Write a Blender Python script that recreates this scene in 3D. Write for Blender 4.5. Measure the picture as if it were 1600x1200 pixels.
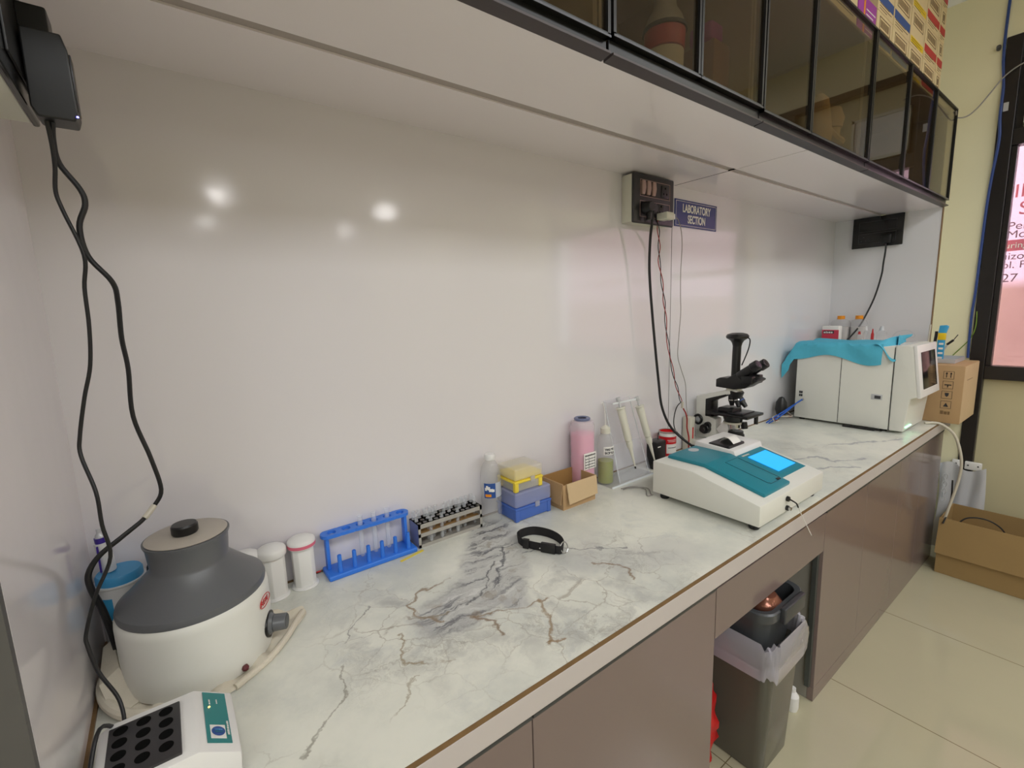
import bpy, bmesh, math, random
from mathutils import Vector, Matrix
random.seed(4)
for o in list(bpy.data.objects): bpy.data.objects.remove(o)
S = bpy.context.scene
COL = S.collection
ZG = -0.815            # floor; the counter top is z = 0, the back wall y = 0
ZC = 2.13              # ceiling
ZS = 1.097             # underside of the wall cabinets
XW = 3.5               # window wall
XL = -0.16             # left wall
XR = 3.34              # end panel

# ---------------------------------------------------------------- camera
cd = bpy.data.cameras.new('camera'); cam = bpy.data.objects.new('camera', cd); COL.objects.link(cam)
cd.sensor_fit = 'HORIZONTAL'; cd.sensor_width = 36.0; cd.lens = 725.66/1600*36.0
cd.clip_start = 0.02; cd.clip_end = 100
cam.matrix_world = (Matrix.Translation((0, -1.1532, 0.62)) @ Matrix.Rotation(math.radians(-36.626), 4, 'Z')
                    @ Matrix.Rotation(math.radians(81.301), 4, 'X') @ Matrix.Rotation(math.radians(-1.834), 4, 'Z'))
S.camera = cam

# ---------------------------------------------------------------- world, lights, exposure
W = bpy.data.worlds.new('world'); S.world = W; W.use_nodes = True
W.node_tree.nodes['Background'].inputs[0].default_value = (0.86, 0.93, 1.0, 1)
W.node_tree.nodes['Background'].inputs[1].default_value = 3.0
S.view_settings.view_transform = 'Standard'; S.view_settings.look = 'None'
S.view_settings.gamma = 1.0; S.view_settings.use_curve_mapping = False
S.view_settings.exposure = -0.16
S.cycles.use_denoising = True
S.cycles.max_bounces = 10; S.cycles.transparent_max_bounces = 24
S.cycles.sample_clamp_indirect = 6.0
LAMP_W = 5.0

def area(name, loc, rot, size, power, color, shape='DISK', size_y=None, parent=None):
    l = bpy.data.lights.new(name, 'AREA'); l.shape = shape; l.size = size
    if size_y: l.size_y = size_y
    l.energy = power; l.color = color
    o = bpy.data.objects.new(name, l); COL.objects.link(o); o.location = loc; o.rotation_euler = rot
    if parent: o.parent = parent
    return o
# daylight falling through the window of the right wall
area('window_daylight', (4.75, -1.7, 1.3), (0, math.radians(90), 0), 3.0, 300, (0.90, 0.94, 1.0), 'RECTANGLE', 3.4)

# added broad fill light over the aisle, in place of ceiling bounce
area('overhead_fill', (1.6, -2.28, ZC-0.02), (0, 0, 0), 4.2, 66, (0.95, 0.97, 1.0), 'RECTANGLE', 0.7)
# second added fill light, over the room's left, to brighten the upper wall
area('overhead_fill', (-2.25, -4.2, ZC-0.02), (0, 0, 0), 1.5, 100, (0.95, 0.97, 1.0), 'RECTANGLE', 2.8)
# round downlights sunk into the room's ceiling
for lx in (-1.4, 0.70, 2.79):
    for ly, k in ((-5.5, 1.6), (-7.4, 1.3)):
        area('ceiling_downlight', (lx, ly, ZC-0.012), (0, 0, 0), 0.16, LAMP_W*k, (1.0, 0.965, 0.955))

# ---------------------------------------------------------------- materials
def lin(c):
    return tuple(((v/255)/12.92 if v/255 <= 0.04045 else ((v/255+0.055)/1.055)**2.4) for v in c)
def sk(bsdf, names, val):
    for n in names:
        if n in bsdf.inputs:
            bsdf.inputs[n].default_value = val; return
def mat(name, rgb, rough=0.5, metal=0.0, spec=0.5, coat=0.0, noise=0.0, nscale=20.0, bump=0.0, bscale=60.0, trans=0.0, emis=None, estr=0.0, sss=0.0):
    m = bpy.data.materials.new(name); m.use_nodes = True
    nt = m.node_tree; b = nt.nodes['Principled BSDF']
    c = lin(rgb)
    b.inputs['Base Color'].default_value = (*c, 1)
    b.inputs['Roughness'].default_value = rough; b.inputs['Metallic'].default_value = metal
    sk(b, ['Specular IOR Level'], spec); sk(b, ['Coat Weight'], coat); sk(b, ['Coat Roughness'], 0.08)
    if trans: sk(b, ['Transmission Weight'], trans)
    if emis: sk(b, ['Emission Color'], (*lin(emis), 1)); sk(b, ['Emission Strength'], estr)
    g = nt.nodes.new('ShaderNodeNewGeometry')
    n = nt.nodes.new('ShaderNodeTexNoise'); n.inputs['Scale'].default_value = nscale; n.inputs['Detail'].default_value = 5
    nt.links.new(g.outputs['Position'], n.inputs['Vector'])
    mx = nt.nodes.new('ShaderNodeMix'); mx.data_type = 'RGBA'
    k = noise if noise else 0.03
    mx.inputs[6].default_value = (*[v*(1-k) for v in c], 1); mx.inputs[7].default_value = (*[min(1, v*(1+k)) for v in c], 1)
    nt.links.new(n.outputs['Fac'], mx.inputs[0]); nt.links.new(mx.outputs[2], b.inputs['Base Color'])
    if bump:
        n2 = nt.nodes.new('ShaderNodeTexNoise'); n2.inputs['Scale'].default_value = bscale; n2.inputs['Detail'].default_value = 3
        nt.links.new(g.outputs['Position'], n2.inputs['Vector'])
        bp = nt.nodes.new('ShaderNodeBump'); bp.inputs['Strength'].default_value = 1.0; bp.inputs['Distance'].default_value = bump
        nt.links.new(n2.outputs['Fac'], bp.inputs['Height']); nt.links.new(bp.outputs[0], b.inputs['Normal'])
    return m
def clear(name, rgb, opacity, rough=0.06, ior=1.45, tint=(255, 255, 255), gloss=1.0):
    """thin see-through sheet: part diffuse body, part tinted transparency, with a reflecting surface"""
    m = bpy.data.materials.new(name); m.use_nodes = True; nt = m.node_tree; nt.nodes.clear()
    o = nt.nodes.new('ShaderNodeOutputMaterial')
    d = nt.nodes.new('ShaderNodeBsdfDiffuse'); d.inputs[0].default_value = (*lin(rgb), 1)
    t = nt.nodes.new('ShaderNodeBsdfTransparent'); t.inputs[0].default_value = (*lin(tint), 1)
    g = nt.nodes.new('ShaderNodeBsdfGlossy'); g.inputs['Roughness'].default_value = rough
    f = nt.nodes.new('ShaderNodeFresnel'); f.inputs[0].default_value = ior
    a = nt.nodes.new('ShaderNodeMixShader'); a.inputs[0].default_value = opacity
    nt.links.new(t.outputs[0], a.inputs[1]); nt.links.new(d.outputs[0], a.inputs[2])
    mu = nt.nodes.new('ShaderNodeMath'); mu.operation = 'MULTIPLY'; mu.use_clamp = True; mu.inputs[1].default_value = gloss
    nt.links.new(f.outputs[0], mu.inputs[0])
    ge = nt.nodes.new('ShaderNodeNewGeometry'); inv = nt.nodes.new('ShaderNodeMath'); inv.operation = 'SUBTRACT'; inv.inputs[0].default_value = 1.0
    nt.links.new(ge.outputs['Backfacing'], inv.inputs[1])
    m2 = nt.nodes.new('ShaderNodeMath'); m2.operation = 'MULTIPLY'; nt.links.new(mu.outputs[0], m2.inputs[0]); nt.links.new(inv.outputs[0], m2.inputs[1])
    b = nt.nodes.new('ShaderNodeMixShader'); nt.links.new(m2.outputs[0], b.inputs[0])
    nt.links.new(a.outputs[0], b.inputs[1]); nt.links.new(g.outputs[0], b.inputs[2]); nt.links.new(b.outputs[0], o.inputs[0])
    return m

M = {}
M['wall'] = mat('white_laminate', (224, 220, 222), 0.105, spec=0.8, noise=0.015, nscale=2.0, bump=0.0016, bscale=3.0)
M['wall2'] = mat('white_laminate_end', (226, 225, 227), 0.09, spec=0.8, noise=0.015, nscale=2.0, bump=0.0006, bscale=3.0)
M['soffit'] = mat('soffit_laminate', (238, 231, 233), 0.12, spec=0.5, noise=0.015, nscale=2, bump=0.0004, bscale=3)
M['cream'] = mat('cream_wall_paint', (240, 234, 198), 0.55, noise=0.05, nscale=3, bump=0.0008, bscale=30)
M['cream2'] = mat('cream_panel_paint', (204, 195, 158), 0.5, noise=0.05, nscale=3)
M['ceil'] = mat('ceiling_paint', (225, 222, 214), 0.8)
M['room'] = mat('far_wall_paint', (215, 212, 204), 0.7)
M['frame'] = mat('black_brown_frame', (30, 25, 24), 0.35, noise=0.2)
M['darkpanel'] = mat('dark_panel_edge', (84, 82, 80), 0.5, noise=0.1)
M['mauve'] = mat('mauve_laminate', (127, 111, 106), 0.14, spec=0.55, noise=0.03, nscale=3, bump=0.0006, bscale=3)
M['alu'] = mat('grey_aluminium', (84, 85, 88), 0.35, metal=0.6, noise=0.2, nscale=30)
M['aludark'] = mat('dull_aluminium', (88, 92, 88), 0.4, metal=0.4, noise=0.15)
M['carcass'] = mat('carcass_board', (178, 164, 140), 0.5)
M['carcassw'] = mat('carcass_white', (150, 146, 136), 0.5)
M['black'] = mat('black_plastic', (20, 20, 21), 0.35, noise=0.1)
M['blackg'] = mat('black_gloss', (14, 14, 15), 0.15)
M['blacksw'] = mat('charcoal_switch_plate', (40, 38, 42), 0.3)
M['rubber'] = mat('black_rubber', (22, 22, 24), 0.5)
M['white'] = mat('white_plastic', (232, 231, 228), 0.4, noise=0.02)
M['offw'] = mat('offwhite_enamel', (226, 226, 218), 0.38, noise=0.02)
M['ivory'] = mat('ivory_plastic', (214, 212, 196), 0.4)
M['grey'] = mat('grey_lid', (96, 98, 101), 0.34, noise=0.04, nscale=8)
M['lidtop'] = mat('beige_grey_plastic', (176, 168, 156), 0.4, noise=0.04)
M['teal'] = mat('teal_plastic', (24, 130, 148), 0.4, noise=0.04)
M['tealb'] = mat('teal_label', (20, 128, 128), 0.35)
M['bluep'] = mat('blue_rack_plastic', (52, 122, 226), 0.35)
M['bluebox'] = clear('blue_translucent', (84, 120, 205), 0.82, 0.25)
M['frost'] = clear('frosted_lid', (205, 205, 214), 0.45, 0.3)
M['frosty'] = clear('frosted_lid_warm', (234, 230, 216), 0.38, 0.3)
M['frostb'] = clear('frosted_lid_blue', (172, 178, 214), 0.55, 0.3)
M['yellow'] = mat('yellow_plastic', (240, 214, 70), 0.35)
M['glass'] = clear('test_tube_glass', (236, 240, 244), 0.16, 0.05, 1.25, gloss=0.8)
M['acryl'] = clear('acrylic_sheet', (232, 234, 240), 0.10, 0.08, 1.3, gloss=0.5)
M['acryledge'] = mat('acrylic_edge', (225, 230, 232), 0.2)
M['pet'] = clear('clear_bottle_plastic', (214, 214, 214), 0.24, 0.06, 1.25, gloss=0.8)
M['window'] = clear('window_glass', (230, 232, 235), 0.03, 0.01, 1.45)
M['door'] = clear('tinted_cabinet_glass', (70, 58, 44), 0.12, 0.02, 1.5, tint=(218, 211, 194), gloss=1.0)
M['bag'] = clear('thin_bin_liner', (214, 210, 222), 0.42, 0.12, 1.4, gloss=1.6)
M['binp'] = clear('smoked_bin_plastic', (98, 96, 86), 0.92, 0.2, 1.45)
M['pink'] = mat('pink_liquid', (248, 160, 190), 0.2)
M['pinkb'] = clear('frosted_bottle', (236, 224, 232), 0.35, 0.15, 1.4)
M['olive'] = mat('olive_liquid', (150, 158, 24), 0.15)
M['red'] = mat('red_paint', (206, 24, 34), 0.3)
M['redcloth'] = mat('red_bag', (190, 20, 24), 0.4, noise=0.25, nscale=25)
M['purple'] = mat('purple_cap', (62, 40, 140), 0.35)
M['lblue'] = mat('light_blue_lid', (70, 160, 214), 0.4, noise=0.08)
M['orange'] = mat('orange_cap', (240, 150, 20), 0.4)
M['cardf'] = mat('floor_cardboard', (158, 130, 84), 0.75, noise=0.07, nscale=8)
M['card'] = mat('brown_cardboard', (186, 152, 110), 0.75, noise=0.06, nscale=12)
M['cardd'] = mat('cardboard_dark', (160, 122, 70), 0.8, noise=0.08, nscale=10)
M['cardl'] = mat('cardboard_light', (205, 178, 138), 0.75, noise=0.05)
M['carton'] = mat('cream_carton', (226, 206, 160), 0.7, noise=0.04)
M['steel'] = mat('worn_steel', (176, 172, 164), 0.45, metal=0.25, noise=0.2, nscale=60, bump=0.0004, bscale=150)
M['chrome'] = mat('polished_metal', (200, 200, 200), 0.2, metal=1.0)
M['cloth'] = mat('cream_cotton', (216, 208, 190), 0.85, noise=0.08, nscale=40, bump=0.0006, bscale=300)
M['drape'] = mat('turquoise_drape', (84, 184, 212), 0.8, noise=0.08, nscale=60, bump=0.0005, bscale=400)
M['floor'] = None
M['ink'] = mat('dark_ink', (40, 40, 46), 0.5)
M['greyink'] = mat('faded_grey_ink', (132, 98, 112), 0.5)
M['redink'] = mat('red_ink', (196, 40, 44), 0.5)
M['pinkink'] = mat('pink_red_ink', (222, 110, 132), 0.5)
M['paper'] = mat('white_paper', (238, 236, 230), 0.6)
M['signb'] = mat('navy_sign', (48, 66, 128), 0.25)
M['blue'] = mat('blue_ink', (40, 80, 150), 0.5)
M['skyb'] = mat('sky_blue', (60, 165, 215), 0.35)
M['beige'] = mat('beige_rocker', (168, 140, 130), 0.35)
M['brown'] = mat('brown_stain', (120, 92, 58), 0.5, noise=0.3, nscale=40)
M['screen'] = mat('lit_screen', (20, 120, 200), 0.3, emis=(40, 175, 250), estr=1.15)
M['led'] = mat('blue_led', (60, 60, 255), 0.3, emis=(110, 110, 255), estr=9)
M['greenled'] = mat('green_led', (80, 255, 170), 0.3, emis=(150, 255, 200), estr=4)
M['amberled'] = mat('amber_led', (255, 200, 120), 0.3, emis=(255, 190, 110), estr=3)
M['lamp'] = mat('lamp_diffuser', (255, 250, 240), 0.5, emis=(255, 246, 230), estr=6)
M['fabric'] = mat('black_webbing', (22, 21, 23), 0.7, noise=0.2, nscale=200)
M['wirer'] = mat('red_wire', (150, 40, 34), 0.5)
M['wireg'] = mat('grey_wire', (150, 146, 140), 0.5)
M['wirew'] = mat('cream_wire', (206, 200, 184), 0.5)
M['wireb'] = mat('blue_wire', (36, 96, 196), 0.4)
M['greenc'] = mat('green_wire', (120, 150, 50), 0.5)
M['bluec'] = mat('dark_blue_cable', (40, 66, 130), 0.45)
M['rail'] = mat('taupe_grip_rail', (70, 62, 62), 0.4, metal=0.2)
M['strip'] = mat('soffit_joint_strip', (168, 158, 152), 0.4)
M['dark'] = mat('dark_gap', (8, 8, 8), 0.9, spec=0.1)
M['copper'] = mat('copper_ball', (150, 98, 80), 0.15, metal=0.5)
M['navy'] = mat('navy_cloth', (24, 34, 56), 0.8)
M['maroon'] = mat('maroon_plastic', (90, 30, 36), 0.4)
M['yel'] = mat('yellow_band', (240, 205, 30), 0.5)
M['vio'] = mat('purple_box', (168, 60, 168), 0.5)
M['brownobj'] = mat('brown_parcel', (150, 110, 80), 0.7)
M['plush'] = mat('beige_plush', (200, 170, 130), 0.9, noise=0.1)
M['zinc'] = mat('zinc_plate', (200, 202, 204), 0.4, metal=0.3)

# floor tiles
def floor_mat():
    m = mat('beige_floor_tile', (190, 184, 156), 0.09, spec=0.5, noise=0.05, nscale=4)
    nt = m.node_tree; b = nt.nodes['Principled BSDF']
    base = [l for l in nt.links if l.to_socket == b.inputs['Base Color']][0].from_socket
    g = nt.nodes.new('ShaderNodeNewGeometry'); sx = nt.nodes.new('ShaderNodeSeparateXYZ'); nt.links.new(g.outputs['Position'], sx.inputs[0])
    prev = None
    for ax, off in (('X', 1.912), ('Y', -1.15)):
        a = nt.nodes.new('ShaderNodeMath'); a.operation = 'SUBTRACT'; a.inputs[1].default_value = off - 0.319; nt.links.new(sx.outputs[ax], a.inputs[0])
        d = nt.nodes.new('ShaderNodeMath'); d.operation = 'DIVIDE'; d.inputs[1].default_value = 0.638; nt.links.new(a.outputs[0], d.inputs[0])
        f = nt.nodes.new('ShaderNodeMath'); f.operation = 'FRACT'; nt.links.new(d.outputs[0], f.inputs[0])
        c = nt.nodes.new('ShaderNodeMath'); c.operation = 'COMPARE'; c.inputs[1].default_value = 0.5; c.inputs[2].default_value = 0.0025; nt.links.new(f.outputs[0], c.inputs[0])
        if prev is not None:
            x = nt.nodes.new('ShaderNodeMath'); x.operation = 'MAXIMUM'; nt.links.new(prev, x.inputs[0]); nt.links.new(c.outputs[0], x.inputs[1]); prev = x.outputs[0]
        else: prev = c.outputs[0]
    mx = nt.nodes.new('ShaderNodeMix'); mx.data_type = 'RGBA'; nt.links.new(prev, mx.inputs[0]); nt.links.new(base, mx.inputs[6]); mx.inputs[7].default_value = (*lin((120, 108, 80)), 1)
    nt.links.new(mx.outputs[2], b.inputs['Base Color'])
    return m
M['floor'] = floor_mat()

# marble-pattern laminate with veins where the slab has them
def marble():
    m = bpy.data.materials.new('marble_laminate'); m.use_nodes = True; nt = m.node_tree; b = nt.nodes['Principled BSDF']
    N = nt.nodes.new; L = nt.links.new
    b.inputs['Roughness'].default_value = 0.28; sk(b, ['Specular IOR Level'], 0.35)
    g = N('ShaderNodeNewGeometry'); pos = g.outputs['Position']
    def noise(scale, detail=6, rough=0.6, vec=None, dist=0.0):
        n = N('ShaderNodeTexNoise'); n.inputs['Scale'].default_value = scale; n.inputs['Detail'].default_value = detail
        n.inputs['Roughness'].default_value = rough; n.inputs['Distortion'].default_value = dist; L(vec or pos, n.inputs['Vector']); return n
    def vm(op, a, bb=None, c=None):
        n = N('ShaderNodeVectorMath'); n.operation = op
        for i, v in enumerate((a, bb)):
            if v is None: continue
            if isinstance(v, tuple): n.inputs[i].default_value = v
            else: L(v, n.inputs[i])
        if c is not None:
            if isinstance(c, float): n.inputs[3].default_value = c
            else: L(c, n.inputs[3])
        return n
    def mt(op, a, bb=None, clamp=False):
        n = N('ShaderNodeMath'); n.operation = op; n.use_clamp = clamp
        for i, v in enumerate((a, bb)):
            if v is None: continue
            if isinstance(v, (int, float)): n.inputs[i].default_value = v
            else: L(v, n.inputs[i])
        return n.outputs[0]
    w1 = noise(9, 5, 0.6)
    off = vm('SUBTRACT', w1.outputs['Color'], (0.5, 0.5, 0.5))
    warp = vm('MULTIPLY', off.outputs[0], (0.085, 0.085, 0.0))
    w2 = noise(38, 4, 0.6)
    off2 = vm('SUBTRACT', w2.outputs['Color'], (0.5, 0.5, 0.5))
    warp2 = vm('MULTIPLY', off2.outputs[0], (0.022, 0.022, 0.0))
    p = vm('ADD', vm('ADD', pos, warp.outputs[0]).outputs[0], warp2.outputs[0]).outputs[0]
    def seg(a, c, w):
        a = Vector((*a, 0)); c = Vector((*c, 0)); ba = c - a
        pa = vm('SUBTRACT', p, tuple(a)).outputs[0]
        h = mt('MULTIPLY', vm('DOT_PRODUCT', pa, tuple(ba)).outputs['Value'], 1/ba.length_squared, True)
        pr = vm('SCALE', tuple(ba), None, h).outputs[0]
        d = vm('LENGTH', vm('SUBTRACT', pa, pr).outputs[0]).outputs['Value']
        return mt('SUBTRACT', 1.0, mt('DIVIDE', d, w), True)
    def poly(pts, w):
        r = None
        for a, c in zip(pts[:-1], pts[1:]):
            s = seg(a, c, w); r = s if r is None else mt('MAXIMUM', r, s)
        return r
    def mixc(fac, a, col):
        n = N('ShaderNodeMix'); n.data_type = 'RGBA'; L(fac, n.inputs[0])
        if isinstance(a, tuple): n.inputs[6].default_value = (*lin(a), 1)
        else: L(a, n.inputs[6])
        n.inputs[7].default_value = (*lin(col), 1); return n.outputs[2]
    def ramp(v, lo, hi):
        n = N('ShaderNodeMapRange'); n.interpolation_type = 'SMOOTHSTEP'; n.inputs[1].default_value = lo; n.inputs[2].default_value = hi; L(v, n.inputs[0]); return n.outputs[0]
    base = mixc(ramp(noise(3.2, 6, 0.65).outputs['Fac'], 0.38, 0.66), (234, 234, 222), (212, 214, 205))
    base = mixc(mt('MULTIPLY', ramp(noise(7, 7, 0.7, p, 0.6).outputs['Fac'], 0.52, 0.72), 0.5), base, (190, 194, 193))
    # thin web of cracks, present in patches
    v = N('ShaderNodeTexVoronoi'); v.feature = 'DISTANCE_TO_EDGE'; v.inputs['Scale'].default_value = 11.0; L(p, v.inputs['Vector'])
    web = mt('SUBTRACT', 1.0, ramp(v.outputs['Distance'], 0.0, 0.022))
    patch = ramp(noise(4.0, 3, 0.5).outputs['Fac'], 0.50, 0.68)
    zone = poly([(0.30, -0.33), (0.45, -0.40), (0.62, -0.50), (0.85, -0.46)], 0.20)
    dens = mt('ADD', mt('MULTIPLY', patch, 0.55), mt('MULTIPLY', ramp(zone, 0.0, 0.7), 0.7), True)
    base = mixc(mt('MULTIPLY', mt('MULTIPLY', web, dens), 0.6), base, (158, 148, 130))
    v2 = N('ShaderNodeTexVoronoi'); v2.feature = 'DISTANCE_TO_EDGE'; v2.inputs['Scale'].default_value = 6.5; L(p, v2.inputs['Vector'])
    hz = mt('SUBTRACT', 1.0, ramp(v2.outputs['Distance'], 0.02, 0.20))
    hz = mt('MULTIPLY', hz, ramp(noise(17, 6, 0.7, p).outputs['Fac'], 0.38, 0.62))
    base = mixc(mt('MULTIPLY', mt('MULTIPLY', hz, dens), 0.75), base, (170, 170, 166))
    fine = noise(30, 7, 0.72, p, 1.2).outputs['Fac']
    ln = mt('SUBTRACT', 1.0, mt('MULTIPLY', mt('ABSOLUTE', mt('SUBTRACT', fine, 0.5)), 28.0), True)
    base = mixc(mt('MULTIPLY', mt('MULTIPLY', ln, ramp(noise(6, 3, 0.5).outputs['Fac'], 0.50, 0.64)), mt('ADD', mt('MULTIPLY', dens, 0.5), 0.06)), base, (140, 132, 118))
    # grey haze with streaks: the dark river running from the wall to the middle of the slab
    river = poly([(0.70, -0.10), (0.655, -0.17), (0.60, -0.235), (0.54, -0.30), (0.46, -0.345), (0.41, -0.345)], 0.10)
    river2 = poly([(0.655, -0.22), (0.60, -0.32), (0.545, -0.38)], 0.07)
    side = poly([(0.68, -0.24), (0.76, -0.36), (0.86, -0.43), (1.02, -0.50)], 0.10)
    rv = mt('MAXIMUM', ramp(river, 0.1, 0.55), mt('MAXIMUM', ramp(river2, 0.1, 0.6), mt('MULTIPLY', ramp(side, 0.1, 0.7), 0.55)))
    base = mixc(mt('MULTIPLY', rv, 0.5), base, (164, 164, 168))
    # streaks that follow the river's direction
    rot = N('ShaderNodeMapping'); rot.vector_type = 'POINT'; rot.inputs['Rotation'].default_value = (0, 0, math.radians(-48)); rot.inputs['Scale'].default_value = (3.5, 26, 1); L(p, rot.inputs['Vector'])
    st = noise(1.6, 8, 0.68, rot.outputs[0], 0.9).outputs['Fac']
    rs = mt('MAXIMUM', ramp(river, 0.2, 0.65), mt('MULTIPLY', ramp(river2, 0.2, 0.7), 0.8))
    base = mixc(mt('MULTIPLY', mt('MULTIPLY', ramp(st, 0.50, 0.62), rs), 0.85), base, (92, 92, 98))
    base = mixc(mt('MULTIPLY', mt('MULTIPLY', mt('SUBTRACT', 1.0, ramp(st, 0.36, 0.44)), rs), 0.7), base, (222, 222, 218))
    base = mixc(mt('MULTIPLY', mt('MULTIPLY', ramp(noise(22, 5, 0.6, p).outputs['Fac'], 0.56, 0.66), rs), 0.5), base, (140, 126, 104))
    # single brown veins
    veins = [([(0.40, -0.36), (0.36, -0.30), (0.355, -0.26), (0.40, -0.235), (0.47, -0.235)], 0.011, (138, 114, 84)),
             ([(0.41, -0.345), (0.34, -0.30), (0.27, -0.33)], 0.009, (140, 128, 108)),
             ([(0.455, -0.385), (0.47, -0.43), (0.455, -0.475)], 0.012, (120, 90, 56)),
             ([(0.455, -0.385), (0.53, -0.42), (0.62, -0.43)], 0.009, (136, 112, 80)),
             ([(0.60, -0.42), (0.58, -0.47), (0.555, -0.515), (0.52, -0.55)], 0.011, (146, 120, 84)),
             ([(0.79, -0.40), (0.83, -0.46), (0.81, -0.50)], 0.010, (134, 108, 78)),
             ([(0.30, -0.35), (0.29, -0.42), (0.35, -0.47)], 0.008, (150, 134, 104)),
             ([(0.29, -0.46), (0.24, -0.50), (0.20, -0.53)], 0.005, (176, 168, 148)),
             ([(0.52, -0.545), (0.55, -0.56)], 0.010, (140, 108, 66)),
             ([(0.46, -0.348), (0.54, -0.305), (0.61, -0.245)], 0.008, (60, 62, 70)),
             ([(0.56, -0.33), (0.64, -0.235), (0.67, -0.19)], 0.007, (70, 72, 80)),
             ([(0.68, -0.25), (0.74, -0.27), (0.82, -0.34), (0.92, -0.40)], 0.007, (120, 120, 122)),
             ([(1.95, -0.36), (2.08, -0.42), (2.06, -0.50), (2.20, -0.56)], 0.022, (150, 152, 158)),
             ([(2.30, -0.40), (2.50, -0.50), (2.62, -0.56)], 0.020, (156, 158, 164)),
             ([(1.78, -0.42), (1.96, -0.50), (2.06, -0.57)], 0.016, (146, 148, 154)),
             ([(0.10, -0.50), (0.17, -0.42), (0.19, -0.36)], 0.006, (150, 146, 132)),
             ([(0.22, -0.30), (0.27, -0.23), (0.30, -0.21)], 0.005, (140, 138, 130))]
    vmod = ramp(noise(14, 4, 0.6).outputs['Fac'], 0.30, 0.52)
    for pts, w, col in veins:
        base = mixc(mt('MULTIPLY', mt('MULTIPLY', ramp(poly(pts, w*0.55), 0.0, 0.9), vmod), 0.8), base, col)
    L(base, b.inputs['Base Color'])
    return m
M['marble'] = marble()

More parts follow.
